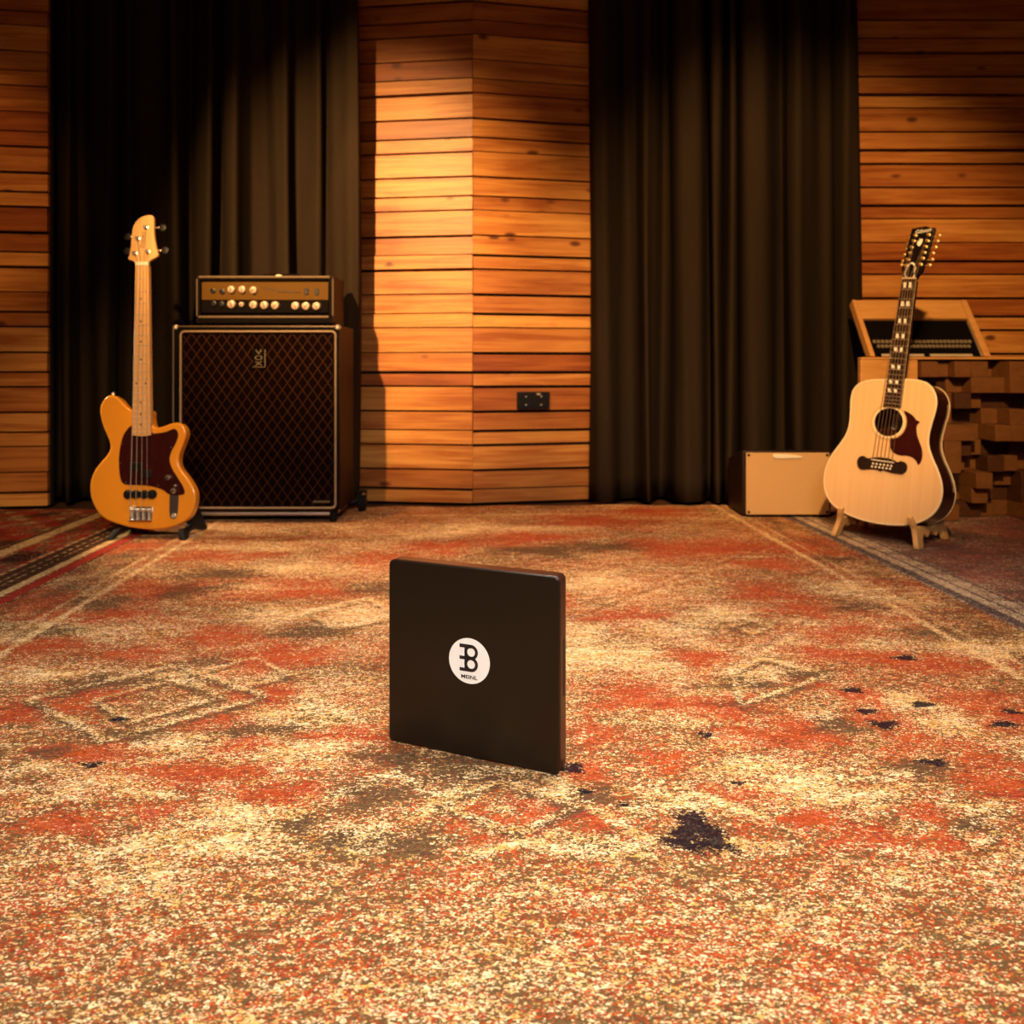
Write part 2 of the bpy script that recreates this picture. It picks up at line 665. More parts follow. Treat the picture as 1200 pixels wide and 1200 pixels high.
# ------------------------------------------------------------------ rugs
RZ = math.radians(2.92)
RO = Vector((0.042, 0.0, 0.0))
RM = Matrix.Translation(RO) @ Matrix.Rotation(RZ, 4, 'Z')
RMI = RM.inverted()


def st(px, py):
    p = RMI @ ground(px, py)
    return p.x, p.y


def rug_mesh(name, s0, s1, t0, t1, step, masks, m, thick=0.010, hem=None):
    ns, ntt = int(round((s1 - s0) / step)) + 1, int(round((t1 - t0) / step)) + 1
    S = np.linspace(s0, s1, ns)
    T = np.linspace(t0, t1, ntt)
    SS, TT = np.meshgrid(S, T)
    Z = np.zeros_like(SS) - 0.0012
    if hem is not None:
        Z = hem(SS, TT) - 0.0012
    top = np.stack([SS, TT, Z], -1).reshape(-1, 3)
    nv = len(top)
    idx = np.arange(nv).reshape(ntt, ns)
    quads = np.stack([idx[:-1, :-1], idx[:-1, 1:], idx[1:, 1:], idx[1:, :-1]], -1).reshape(-1, 4)
    rim = np.concatenate([idx[0, :], idx[1:, -1], idx[-1, -2::-1], idx[-2:0:-1, 0]])
    low = top[rim].copy()
    low[:, 2] = -thick
    lid = nv + np.arange(len(rim))
    side = np.stack([rim, lid, np.roll(lid, -1), np.roll(rim, -1)], -1)
    verts = np.concatenate([top, low])
    faces = np.concatenate([quads, side])
    me = bpy.data.meshes.new(name)
    me.vertices.add(len(verts))
    me.vertices.foreach_set('co', verts.astype(np.float32).ravel())
    me.loops.add(faces.size)
    me.loops.foreach_set('vertex_index', faces.astype(np.int32).ravel())
    me.polygons.add(len(faces))
    me.polygons.foreach_set('loop_start', np.arange(0, faces.size, 4, dtype=np.int32))
    me.polygons.foreach_set('use_smooth', np.ones(len(faces), dtype=bool))
    me.update(calc_edges=True)
    a = me.attributes.new('design', 'FLOAT_COLOR', 'POINT')
    d = masks(verts[:, 0], verts[:, 1])
    a.data.foreach_set('color', np.clip(d, 0, 1).astype(np.float32).ravel())
    me.validate()
    o = bpy.data.objects.new(name, me)
    me.materials.append(m)
    COL.objects.link(o)
    o.matrix_world = RM
    return o


def blot(s, t, px, py, rx, ry, rng):
    """soft irregular patch of woven colour or painted shade at a spot of the rug (radii in picture pixels)"""
    c = st(px, py)
    Y = F * CH / (py - HZ)
    a = rx * Y / F
    b = ry * Y * Y / (F * CH)
    ds, dt = (s - c[0]) / a, (t - c[1]) / b
    w = np.sqrt(ds ** 2 + dt ** 2) + 0.18 * np.sin(3 * np.arctan2(dt, ds) + rng) + 0.12 * np.sin(5 * np.arctan2(dt, ds) + 2 * rng)
    return np.clip(1.25 - w, 0, 1)


def seg_line(s, t, a, b, w):
    ax, ay = a
    bx_, by = b
    dx, dy = bx_ - ax, by - ay
    L2 = dx * dx + dy * dy
    q = np.clip(((s - ax) * dx + (t - ay) * dy) / L2, 0, 1)
    d = np.hypot(s - ax - q * dx, t - ay - q * dy)
    return np.clip(1.3 - d / w, 0, 1)


def poly_line(s, t, pts, w, closed=True):
    out = np.zeros_like(s)
    P = [st(*p) for p in pts]
    n = len(P)
    for k in range(n if closed else n - 1):
        out = np.maximum(out, seg_line(s, t, P[k], P[(k + 1) % n], w))
    return out


def tri(x):
    return np.abs((x % 1.0) - 0.5) * 2


RED = [(55, 755, 60, 10), (150, 765, 50, 10), (120, 815, 45, 14), (40, 830, 60, 18), (250, 845, 60, 14), (110, 880, 70, 14), (230, 905, 80, 14), (290, 870, 40, 14),
       (60, 965, 70, 14), (180, 950, 30, 10), (330, 770, 70, 16), (260, 745, 60, 14), (310, 815, 50, 14), (190, 690, 70, 12), (250, 650, 80, 8), (340, 690, 90, 14),
       (420, 655, 60, 10), (150, 640, 40, 8), (560, 960, 50, 20), (620, 955, 55, 18), (590, 985, 40, 14), (700, 860, 40, 18), (740, 820, 60, 18), (690, 905, 30, 14),
       (850, 830, 60, 18), (880, 860, 60, 16), (940, 860, 60, 20), (1010, 815, 30, 14), (1030, 845, 40, 18), (1080, 870, 70, 16), (1150, 890, 60, 22), (1175, 920, 50, 30),
       (1140, 820, 60, 16), (1180, 840, 40, 16), (1100, 775, 70, 14), (1040, 770, 50, 12), (960, 765, 50, 12), (900, 695, 55, 14), (930, 715, 60, 12), (970, 740, 70, 12),
       (860, 640, 110, 12), (950, 645, 60, 8), (900, 660, 50, 8), (780, 640, 60, 12), (700, 610, 80, 8), (760, 600, 70, 6), (520, 640, 50, 8), (620, 630, 80, 10),
       (1020, 980, 60, 16), (950, 960, 40, 14), (860, 930, 50, 12), (1120, 985, 60, 12), (950, 800, 30, 8), (1080, 950, 30, 14), (820, 770, 40, 10), (740, 720, 60, 8),
       (400, 860, 60, 12), (330, 930, 50, 14), (130, 720, 40, 10), (60, 720, 40, 8), (640, 700, 40, 10), (780, 890, 40, 14), (700, 960, 30, 16)]
CRM = [(690, 760, 50, 40), (740, 770, 60, 26), (800, 740, 60, 20), (880, 790, 40, 12), (700, 990, 60, 14), (360, 830, 60, 30), (370, 880, 60, 30), (300, 955, 80, 24),
       (100, 920, 90, 20), (180, 985, 60, 14), (40, 900, 50, 14), (260, 985, 50, 16), (420, 980, 50, 20), (840, 845, 0.1, 0.1), (870, 895, 60, 14), (940, 920, 70, 14),
       (1000, 935, 70, 14), (1150, 945, 50, 14), (880, 990, 50, 12), (780, 940, 50, 18), (1060, 820, 40, 12), (1110, 845, 40, 10), (960, 840, 30, 14), (420, 720, 60, 14),
       (390, 660, 80, 12), (300, 640, 70, 8), (220, 790, 50, 8), (60, 790, 50, 8), (560, 620, 90, 10), (700, 680, 50, 16), (850, 720, 50, 10), (1060, 700, 70, 10),
       (1160, 760, 50, 10), (1000, 690, 60, 8), (200, 870, 50, 12), (660, 930, 40, 12), (860, 870, 30, 10), (330, 720, 60, 12), (300, 690, 60, 10)]
DRK = [(540, 905, 90, 26), (470, 890, 50, 14), (440, 930, 60, 20), (400, 985, 40, 16), (480, 985, 60, 18), (120, 800, 60, 12), (240, 775, 50, 10), (160, 860, 40, 12), (300, 855, 60, 10),  # first three hold olive pile and the box's painted-in shadow
       (870, 800, 50, 10), (860, 825, 40, 8), (940, 790, 40, 8), (980, 850, 40, 12), (700, 930, 30, 12), (220, 690, 60, 12), (270, 672, 60, 8), (120, 705, 50, 10), (60, 740, 40, 8),
       (360, 740, 50, 10), (640, 645, 70, 10), (980, 655, 40, 6), (1010, 710, 40, 8), (1090, 740, 40, 8), (1090, 900, 50, 12), (1140, 965, 30, 8), (350, 965, 30, 14), (700, 640, 60, 8),
       (440, 690, 40, 10), (60, 880, 30, 8)]
NVY = [(815, 968, 34, 22), (838, 985, 26, 18), (800, 985, 28, 14), (107, 895, 22, 4), (1035, 848, 24, 7), (1015, 833, 16, 4), (1080, 825, 18, 5), (1178, 848, 24, 5), (1185, 833, 14, 4),
       (1000, 808, 16, 4), (1095, 892, 24, 5), (827, 860, 10, 5), (684, 927, 12, 4), (730, 942, 12, 4), (140, 842, 16, 4), (670, 900, 20, 8), (1060, 770, 20, 4), (865, 917, 12, 3)]


def main_masks(s, t):
    R = np.zeros_like(s)
    G = np.zeros_like(s)
    B = np.zeros_like(s)
    A = np.zeros_like(s)
    for k, q in enumerate(RED):
        R = np.maximum(R, blot(s, t, *q, k * 1.7))
    for k, q in enumerate(CRM):
        G = np.maximum(G, blot(s, t, *q, k * 1.3))
    for k, q in enumerate(DRK):
        B = np.maximum(B, blot(s, t, *q, k * 2.1))
    for k, q in enumerate(NVY):
        A = np.maximum(A, blot(s, t, *q, k * 0.9))
    # faded geometric drawing: lozenges, zigzags and hooked outlines
    for pts, w in (([(34, 819), (205, 778), (311, 815), (123, 867)], 0.012), ([(110, 820), (200, 795), (262, 815), (150, 845)], 0.007),
                   ([(513, 942), (588, 913), (677, 945), (605, 976)], 0.010), ([(860, 787), (895, 770), (970, 790), (925, 806), (868, 825)], 0.009),
                   ([(858, 732), (880, 725), (905, 732), (882, 742)], 0.007), ([(1120, 975), (1150, 962), (1175, 975), (1150, 990)], 0.010),
                   ([(215, 790), (300, 770), (340, 790), (250, 812)], 0.007), ([(360, 715), (430, 700), (470, 720), (390, 735)], 0.009)):
        l = poly_line(s, t, pts, w)
        l2 = poly_line(s, t, [(x, y + 5) for x, y in pts], w * 1.1)
        B = np.maximum(B, l2 * 0.75)
        G = np.maximum(G, l * 1.0)
        R = R * (1 - l)
    for pts in ([(500, 950), (560, 900), (640, 905), (700, 950), (760, 985), (720, 999)], [(0, 925), (90, 918), (200, 930)], [(760, 945), (820, 930), (900, 960)],
                [(560, 1000), (610, 985), (680, 1000)], [(400, 930), (460, 905), (520, 935)]):
        l = poly_line(s, t, pts, 0.013, False)
        G = np.maximum(G, l)
        R = R * (1 - l)
    # diagonal trellis, very worn
    u, v = s / 0.62, (t - 0.25) / 0.62
    e = np.minimum(tri(u + v), tri(u - v))
    lat = np.clip(1 - e / 0.045, 0, 1) * 0.35
    B = np.maximum(B, lat)
    lat2 = np.clip(1 - np.abs(e - 0.09) / 0.035, 0, 1) * 0.45
    G = np.maximum(G, lat2)
    # borders
    for c in (1.055, 1.105):
        w = 0.012 if c < 1.08 else 0.006
        l = np.clip(1.4 - np.abs(np.abs(s) - c) / w, 0, 1) * np.where(c < 1.08, 0.95, 0.6)
        G = np.maximum(G, l)
        R *= 1 - l
        B *= 1 - l
    inb = (np.abs(s) > 1.12).astype(float)
    B = np.maximum(B, inb * (0.35 + 0.3 * np.sin(t * 14) * np.sin(np.abs(s) * 60)))
    R = np.maximum(R, inb * np.clip(np.sin(t * 9.2) * 1.2 - 0.1, 0, 1) * 0.55)
    l = np.clip(1.4 - np.abs(t - 3.45) / 0.012, 0, 1) * (np.abs(s) < 1.055)
    G = np.maximum(G, l * 0.7)
    return np.stack([R, G, B, A], -1)


def rug_mat(name, brown, cream, tan, redA, redB, redC, dark, navy, bias_c, bias_r, amp=1.0):
    m = Mat(name, 0.95, 0, 0.06)
    R, G, B, A = m.attr('design')
    w1 = m.noise((11, 40, 1), 8, 0.80)
    w2 = m.noise((13, 46, 1), 8, 0.80, (7.3, 2.1, 0))
    w3 = m.noise((9, 30, 1), 6, 0.75, (3.3, 9.1, 0))
    big = m.noise((2.6, 4.2, 1), 3, 0.55, (1.3, 5.1, 0))
    big2 = m.noise((3.1, 5.2, 1), 3, 0.55, (8.3, 3.1, 0))
    t1, t2, t3 = m.cells((290, 450, 1))
    t4, t5, t6 = m.cells((165, 270, 1))
    q1, q2, q3 = m.cells((400, 580, 1))
    fine = (q1 - 0.5) * 1.05 + (t4 - 0.5) * 0.75
    fin2 = (q2 - 0.5) * 1.05 + (t5 - 0.5) * 0.75
    wc = (w1 - 0.5) * 2.3 + fine + (big - 0.5) * 1.5
    wr = (w2 - 0.5) * 2.3 + fin2 + (big2 - 0.5) * 1.3
    cm = (wc * amp + G * 0.48 - B * 0.58 + bias_c).step(-0.12, 0.12)
    base = m.mix(m.mix(brown, tuple(0.45 * q for q in brown), q3), m.mix(cream, tan, ((w3 - 0.5) * 3.0 + (t6 - 0.5) * 1.1 + 0.44)), cm)
    rm = (wr * amp + R * 0.70 - G * 0.30 - B * 0.22 + bias_r).step(-0.12, 0.12)
    rc = m.mix(redA, redB, ((w3 - 0.5) * 3.6 + (q1 - 0.5) * 1.6 + 0.5))
    rc = m.mix(rc, redC, ((w1 - 0.62) * 4.0 + (t3 - 0.6) * 1.6))
    c = m.mix(base, rc, rm * 0.96)
    dm = (wc * -0.7 + B * 0.8 - 0.66 + (t5 - 0.5) * 0.5).step(-0.1, 0.14)
    c = m.mix(c, dark, dm * 0.8)
    nm = (A * 1.2 + (w2 - 0.5) * 1.5 + fin2 * 0.5 - 0.62).step(-0.08, 0.10)
    c = m.mix(c, navy, nm * 0.93)
    sp = (t4 * 0.4 + q3 * 0.6)
    c = m.mul(c, sp * 0.85 + 0.58)
    m.color(c)
    m.bump(t1 * 0.5 + t4 * 0.5 + w1 * 0.6, 0.004, 0.55)
    return m.done()


M['rug_main'] = rug_mat('worn_red_cream_pile', (0.215, 0.118, 0.046), (0.82, 0.60, 0.345), (0.62, 0.335, 0.085), (0.46, 0.085, 0.016), (0.30, 0.030, 0.014), (0.58, 0.26, 0.22),
                        (0.085, 0.048, 0.028), (0.006, 0.006, 0.012), -0.15, -0.23)


def hem_main(s, t):
    # the far hem lies in slight waves
    return np.clip((t - 3.42) / 0.2, 0, 1) * np.clip((s + 0.55) / 0.1, 0, 1) * np.clip((0.86 - s) / 0.1, 0, 1) * (0.003 + 0.003 * np.sin(s * 13))


tag(rug_mesh('rug', -1.256, 1.256, -0.9, 3.655, 0.0075, main_masks, M['rug_main'], 0.012, hem_main),
    'worn red, orange and cream rug in the middle, under the square black box', 'rug', 'oriental rugs')


def band(s, a, b, soft=0.003):
    return np.clip((s - a) / soft, 0, 1) * np.clip((b - s) / soft, 0, 1)


def left_masks(s, t):
    d = -s - 1.262                         # distance from the near hem
    R = band(d, 0, 0.043) * 1.0
    G = band(d, 0.045, 0.078) + band(d, 0.105, 0.115) * (np.sin(t * 160) > -0.2) + band(d, 0.138, 0.150) * (np.sin(t * 130) > -0.3)
    B = band(d, 0.078, 0.175) * (1 - np.clip(G, 0, 1)) * (0.75 + 0.25 * np.sign(np.sin(t * 120)))
    R = np.maximum(R, band(d, 0.175, 0.315) * (0.45 + 0.45 * np.sin(t * 31) * np.sin(d * 70)))
    G = np.maximum(G, band(d, 0.175, 0.190) * (np.sin(t * 110) > -0.4) + band(d, 0.318, 0.375) * 0.95 + band(d, 0.300, 0.308) * (np.sin(t * 110) > 0))
    B = np.maximum(B, band(d, 0.376, 0.388))
    f = band(d, 0.39, 3, 0.01)
    R = np.maximum(R, f * (0.5 + 0.4 * np.sin(t * 24) * np.sin(d * 26)))
    G = np.maximum(G, f * np.clip(np.sin(t * 40 + 2) * np.sin(d * 44) - 0.35, 0, 1))
    B = np.maximum(B, f * np.clip(np.sin(t * 17 + 1) * np.sin(d * 19) - 0.2, 0, 1))
    A = band(d, 0.195, 0.30) * np.clip(np.sin(t * 6.6 + 2.3) - 0.55, 0, 1) * 1.6
    return np.stack([R, G, B, A], -1)


def right_masks(s, t):
    d = s - 1.262
    A = band(d, 0, 0.040) * 0.62 + band(d, 0.072, 0.080) * 0.8 + band(d, 0.128, 0.142) * 0.75
    G = band(d, 0.040, 0.072) * 0.8 + band(d, 0.080, 0.128) * (0.62 + 0.25 * np.sin(t * 70))
    R = band(d, 0.145, 3, 0.02) * (0.38 + 0.25 * np.sin(t * 13 + 1) * np.sin(d * 11))
    B = band(d, 0.145, 3, 0.02) * (0.35 + 0.25 * np.sin(t * 17) * np.sin(d * 15 + 2))
    A = np.maximum(A, band(d, 0.2, 3, 0.02) * np.clip(np.sin(t * 5.1) * np.sin(d * 6.3 + 1) - 0.1, 0, 1) * 0.55)
    return np.stack([R, G, B, A], -1)


M['rug_left'] = rug_mat('deep_red_border_pile', (0.13, 0.055, 0.025), (0.74, 0.52, 0.25), (0.55, 0.31, 0.11), (0.36, 0.032, 0.018), (0.30, 0.022, 0.014), (0.42, 0.14, 0.06),
                        (0.030, 0.014, 0.008), (0.022, 0.008, 0.008), -0.22, -0.30, 0.55)
M['rug_right'] = rug_mat('slate_and_rose_pile', (0.15, 0.100, 0.080), (0.58, 0.45, 0.31), (0.48, 0.33, 0.20), (0.37, 0.085, 0.05), (0.29, 0.06, 0.05), (0.44, 0.17, 0.14),
                         (0.055, 0.042, 0.042), (0.055, 0.042, 0.050), -0.20, -0.36, 0.85)
tag(rug_mesh('rug', -2.55, -1.262, 0.4, 3.69, 0.0075, left_masks, M['rug_left'], 0.012),
    'dark red rug with a plain red hem and cream stripes below the left wood wall', 'rug', 'oriental rugs')
tag(rug_mesh('rug', 1.262, 3.0, 0.4, 3.70, 0.0085, right_masks, M['rug_right'], 0.012),
    'muted slate and rose rug with a dark hem under the acoustic guitar', 'rug', 'oriental rugs')


# ------------------------------------------------------------------ square black percussion box
def percussion_box():
    S, D = 0.30, 0.032
    c = Vector((0.0712, 1.235, 0))
    m = Matrix.Translation(c) @ Matrix.Rotation(math.radians(-23.3), 4, 'Z') @ Matrix.Translation((-S / 2, 0, 0))
    r = thing('percussion_box', 'flat square black box standing on edge on the rug, round white emblem', 'box', m)
    h = S / 2
    b = NB()
    prism(b, round_rect(-h, h, 0, S, 0.009), 0.0055, D)
    # sound slot sunk in the right edge
    o = obj('body', b, M['box_body'], r, 0.0022, 3)
    b = NB()
    prism(b, round_rect(-h, h, 0, S, 0.009), 0, 0.0053)
    obj('front_panel', b, M['box_front'], r, 0.0030, 3)
    b = NB()
    bx(b, h - 0.004, h + 0.0004, 0.019, 0.026, 0.113, 0.200)
    obj('slot', b, M['black_print'], r, label='black slot in the right edge')
    R = 0.0360
    cx, cz = -0.0012, 0.1526
    b = NB()
    prism(b, circle(cx, cz, R, 64), -0.0005, 0.0002)
    e = obj('emblem', b, M['white_print'], r, smooth=False, label='round white emblem')
    # figure of two stacked rings with three bars
    b = NB()
    y0, y1 = -0.0009, -0.0004
    for zc in (0.393, -0.140):
        plate(b, circle(cx + 0.097 * R, cz + zc * R, 0.33 * R, 40), [circle(cx + 0.097 * R, cz + zc * R, 0.19 * R, 40)], y0, y1)
    for za, zb, xb in ((0.565, 0.723, 0.10), (0.045, 0.190, -0.12), (-0.470, -0.325, 0.10)):
        bx(b, cx - 0.47 * R, cx + xb * R, y0, y1, cz + za * R, cz + zb * R)
    # corner fillets where bars meet rings
    bx(b, cx - 0.225 * R, cx - 0.10 * R, y0, y1, cz + 0.06 * R, cz + 0.18 * R)
    for za, zb in ((0.38, 0.60), (-0.36, -0.12), (0.18, 0.40), (-0.14, 0.06)):
        bx(b, cx - 0.225 * R, cx - 0.115 * R, y0, y1, cz + za * R, cz + zb * R)
    obj('logo_mark', b, M['black_print'], e, smooth=False)
    b = NB()
    text_into(b, 'MEINL', 0.225 * R, lambda x, y, d: Vector((cx + x, -0.0007 - d, cz - 0.715 * R + y)), depth=0.00015, sx=1.28, bold=0.022)
    obj('lettering', b, M['black_print'], e, smooth=False)


percussion_box()


# ------------------------------------------------------------------ yellow bass guitar
def bass_guitar():
    fr = Frame(at(166, 621, 2.97), 2.0, 8.0)
    r = thing('bass_guitar', 'butterscotch yellow electric bass with tortoiseshell pickguard, leaning on a black stand', 'guitar', fr.m)
    A = lambda p, w=0: fr.at(90 + p[0] / 6, 440 + p[1] / 6, w)          # picture detail 1
    Hd = lambda p, w=0: fr.at(90 + p[0] / 6, 240 + p[1] / 6, w)         # picture detail 2
    body = [(390, 242), (345, 216), (302, 168), (265, 143), (235, 139), (200, 155), (172, 195), (160, 240), (168, 300), (185, 360), (210, 420), (229, 470), (232, 510),
            (215, 552), (175, 600), (132, 655), (105, 710), (92, 770), (95, 840), (112, 900), (145, 960), (185, 1002), (235, 1028), (305, 1052), (400, 1073), (500, 1083),
            (580, 1081), (650, 1070), (720, 1046), (780, 1006), (815, 950), (832, 890), (832, 830), (815, 780), (780, 722), (742, 672), (718, 628), (714, 580), (726, 530),
            (748, 475), (766, 420), (760, 372), (735, 342), (700, 331), (655, 339), (605, 358), (562, 366), (538, 352), (528, 300), (524, 250), (460, 240)]
    b = NB()
    prism(b, smooth_loop([A(p) for p in body], 5), 0, 0.042)
    obj('body', b, M['bass_paint'], r, 0.007, 4)
    pg = [(388, 352), (352, 385), (325, 432), (308, 500), (298, 580), (300, 660), (308, 720), (322, 752), (345, 766), (400, 770), (480, 773), (550, 785), (610, 806), (648, 834),
          (700, 842), (742, 838), (760, 822), (748, 780), (702, 705), (670, 650), (654, 596), (664, 540), (696, 478), (714, 425), (706, 388), (680, 376), (622, 398), (545, 408), (520, 402), (515, 365), (450, 350)]
    b = NB()
    prism(b, smooth_loop([A(p) for p in pg], 4), -0.0025, 0.0005)
    g = obj('pickguard', b, M['tort'], r, label='dark red tortoiseshell pickguard')
    for p in ((320, 485), (310, 618), (348, 752), (575, 775), (665, 505), (535, 402), (400, 388)):
        x, z = A(p)
        b = NB()
        cyl(b, (x, -0.0038, z), (x, -0.001, z), 0.0030, n=12)
        obj('screw', b, M['chrome'], g)
    # split pickup in the pickguard
    for x0, x1, z0, z1 in ((376, 466, 612, 668), (456, 530, 664, 722)):
        a, c = A((x0, z1)), A((x1, z0))
        b = NB()
        bx(b, a[0], c[0], -0.009, 0, a[1], c[1])
        obj('pickup', b, M['black_plastic'], r, 0.002)
    # bridge pickup with ears
    a, c = A((352, 856)), A((545, 814))
    b = NB()
    prism(b, round_rect(a[0], c[0], a[1], c[1], 0.008), -0.010, 0)
    pk = obj('pickup', b, M['black_plastic'], r, 0.002)
    for px in (365, 418, 480, 535):
        x, z = A((px, 835))
        b = NB()
        cyl(b, (x, -0.0085, z), (x, 0, z), 0.0165 if px in (365, 535) else 0.0155, n=18)
        obj('pole_cover', b, M['black_plastic'], pk)
    # bridge: plate, four saddles
    a, c = A((372, 1020)), A((538, 922))
    b = NB()
    bx(b, a[0], c[0], -0.003, 0, a[1], c[1])
    bx(b, a[0], c[0], -0.014, 0, a[1], a[1] + 0.004)
    br = obj('bridge', b, M['chrome'], r, 0.001)
    for k in range(4):
        x = a[0] + (c[0] - a[0]) * (k + 0.5) / 4
        b = NB()
        cyl(b, (x - 0.0075, -0.009, c[1] - 0.012), (x + 0.0075, -0.009, c[1] - 0.012), 0.0055, n=14)
        cyl(b, (x, -0.009, a[1] + 0.002), (x, -0.009, c[1] - 0.012), 0.002, n=8)
        obj('saddle', b, M['nickel'], br)
    # control plate with two knobs, a switch and the jack
    pts = [A(p) for p in ((668, 792), (690, 780), (712, 788), (720, 830), (718, 900), (712, 965), (700, 1000), (680, 1008), (660, 998), (652, 960), (652, 900), (655, 840))]
    b = NB()
    prism(b, smooth_loop(pts, 4), -0.0022, 0.0004)
    cp = obj('control_plate', b, M['chrome'], r, 0.0005)
    for p, rr in (((650, 720), 0.0105), ((686, 812), 0.0105), ((700, 776), 0.006)):
        x, z = A(p)
        b = NB()
        lathe(b, (x, 0, z), (0, -1, 0), [(rr, 0), (rr, 0.012), (rr * 0.85, 0.015), (rr * 0.4, 0.0158)], 20)
        obj('knob', b, M['chrome'], r)
    x, z = A((683, 985))
    b = NB()
    lathe(b, (x, -0.002, z), (0, -1, 0), [(0.008, 0), (0.008, 0.004), (0.004, 0.004), (0.004, 0.001)], 18)
    obj('jack', b, M['nickel'], cp)
    x, z = A((242, 132))
    b = NB()
    lathe(b, (x, 0.021, z - 0.006), (-0.35, 0, 1), [(0.004, 0), (0.004, 0.008), (0.0075, 0.010), (0.0075, 0.014), (0.003, 0.016)], 16)
    obj('strap_button', b, M['chrome'], r)
    # neck, fingerboard
    wf = -0.016
    e = [fr.at(158.6, 311, wf), fr.at(173.8, 311, wf), fr.at(176.6, 510, wf), fr.at(154.7, 510, wf)]
    nk = [fr.at(158.8, 309, wf), fr.at(173.6, 309, wf), fr.at(176.4, 500, wf), fr.at(155, 500, wf)]
    b = NB()
    prism(b, nk, -0.0095, 0.011)
    obj('neck', b, M['maple'], r, 0.006, 3)
    b = NB()
    # end rounded towards the pickguard
    xl, zl = e[3]
    xr, zr = e[2]
    arc = [(xr + (xl - xr) * k / 8, zr - 0.004 * math.sin(PI * k / 8)) for k in range(9)]
    prism(b, [e[0], e[1]] + arc, wf, -0.009)
    fb = obj('fingerboard', b, M['maple'], r, 0.001)
    top = ((e[0][0] + e[1][0]) / 2, e[0][1])
    bot = ((e[2][0] + e[3][0]) / 2, e[2][1])
    sc_len = (fr.at(166, 309, wf)[1] - A((455, 945), wf)[1])

    def row(z):
        t = (top[1] - z) / (top[1] - bot[1])
        return e[0][0] + (e[3][0] - e[0][0]) * t, e[1][0] + (e[2][0] - e[1][0]) * t

    for k in range(1, 21):
        z = top[1] - sc_len * (1 - 2 ** (-k / 12.0))
        if z < bot[1] + 0.004:
            break
        x0, x1 = row(z)
        b = NB()
        cyl(b, (x0 + 0.001, wf - 0.0002, z), (x1 - 0.001, wf - 0.0002, z), 0.0011, n=8)
        obj('fret', b, M['nickel'], fb)
    for p, s in (((450, 660), 1), ((450, 820), 1), ((450, 962), 1), ((450, 1087), 1), ((420, 1255), 1), ((483, 1255), 1), ((450, 1390), 1), ((450, 1472), 1), ((450, 1545), 1)):
        x, z = Hd(p, wf)
        b = NB()
        cyl(b, (x, wf - 0.0004, z), (x, wf + 0.001, z), 0.0034, n=14)
        obj('dot_inlay', b, M['dot'], fb)
    a, c = fr.at(158.6, 311, wf), fr.at(173.9, 306.8, wf)
    b = NB()
    bx(b, a[0], c[0], wf - 0.002, -0.004, a[1], c[1])
    obj('nut', b, M['bone'], r, 0.0006)
    # headstock
    hw = -0.006
    hs = [(412, 408), (396, 396), (362, 380), (370, 350), (378, 300), (384, 235), (393, 165), (410, 125), (440, 95), (480, 76), (520, 73), (539, 90), (541, 150), (542, 205),
          (549, 260), (560, 312), (571, 350), (560, 366), (526, 384), (505, 400), (500, 412), (455, 412)]
    b = NB()
    prism(b, smooth_loop([Hd(p, hw) for p in hs], 4), hw, 0.008)
    hd = obj('headstock', b, M['maple'], r, 0.002, 2)
    b = NB()
    x, z = Hd((464, 250), hw)
    text_into(b, 'Ibanez', 0.026, lambda tx, ty, d: Vector((x - ty, hw - 0.0004 - d, z + tx)), shear=0.3, depth=0.0002)
    obj('lettering', b, M['ink'], hd, smooth=False)
    posts = [((487, 160), (1, 0), (590, 152)), ((430, 238), (-1, 0), (345, 215)), ((410, 342), (-1, 0), (340, 318)), ((500, 330), (1, 0), (606, 312))]
    strs = []
    for p, s, q in posts:
        x, z = Hd(p, hw)
        qx, qz = Hd(q, hw)
        b = NB()
        lathe(b, (x, hw, z), (0, -1, 0), [(0.0095, 0), (0.0095, 0.002), (0.0065, 0.003), (0.0055, 0.010), (0.0068, 0.013), (0.006, 0.015)], 18)
        tn = obj('tuner', b, M['chrome'], r)
        b = NB()
        cyl(b, (x, 0.010, qz), (qx - s[0] * 0.012, 0.010, qz), 0.0035, n=10)
        ball(b, (qx - s[0] * 0.015, 0.008, qz - 0.001), 0.0048, seg=12)
        obj('shaft', b, M['chrome'], tn)
        b = NB()
        lathe(b, (qx, 0.0135, qz), (0, -1, 0), [(0.006, 0), (0.013, 0.001), (0.015, 0.0025), (0.013, 0.005), (0.006, 0.006)], 18)
        obj('tuning_peg', b, M['black_metal'], tn, label='black tuning peg')
        strs.append((x, z))
    order = sorted(strs)
    for k, (hx, hz_) in enumerate(order):
        nx = a[0] + (c[0] - a[0]) * (0.14 + 0.24 * k)
        bx0, bz0 = A((394, 930))
        bx1, _ = A((514, 930))
        sx = bx0 + (bx1 - bx0) * k / 3
        b = NB()
        tube(b, [(hx, hw - 0.008, hz_), (nx, wf - 0.003, c[1]), (sx, -0.0205, bz0), (sx, -0.012, bz0 - 0.03)], 0.0013 - 0.0002 * k, 6)
        obj('string', b, M['steel_string'], r)


bass_guitar()


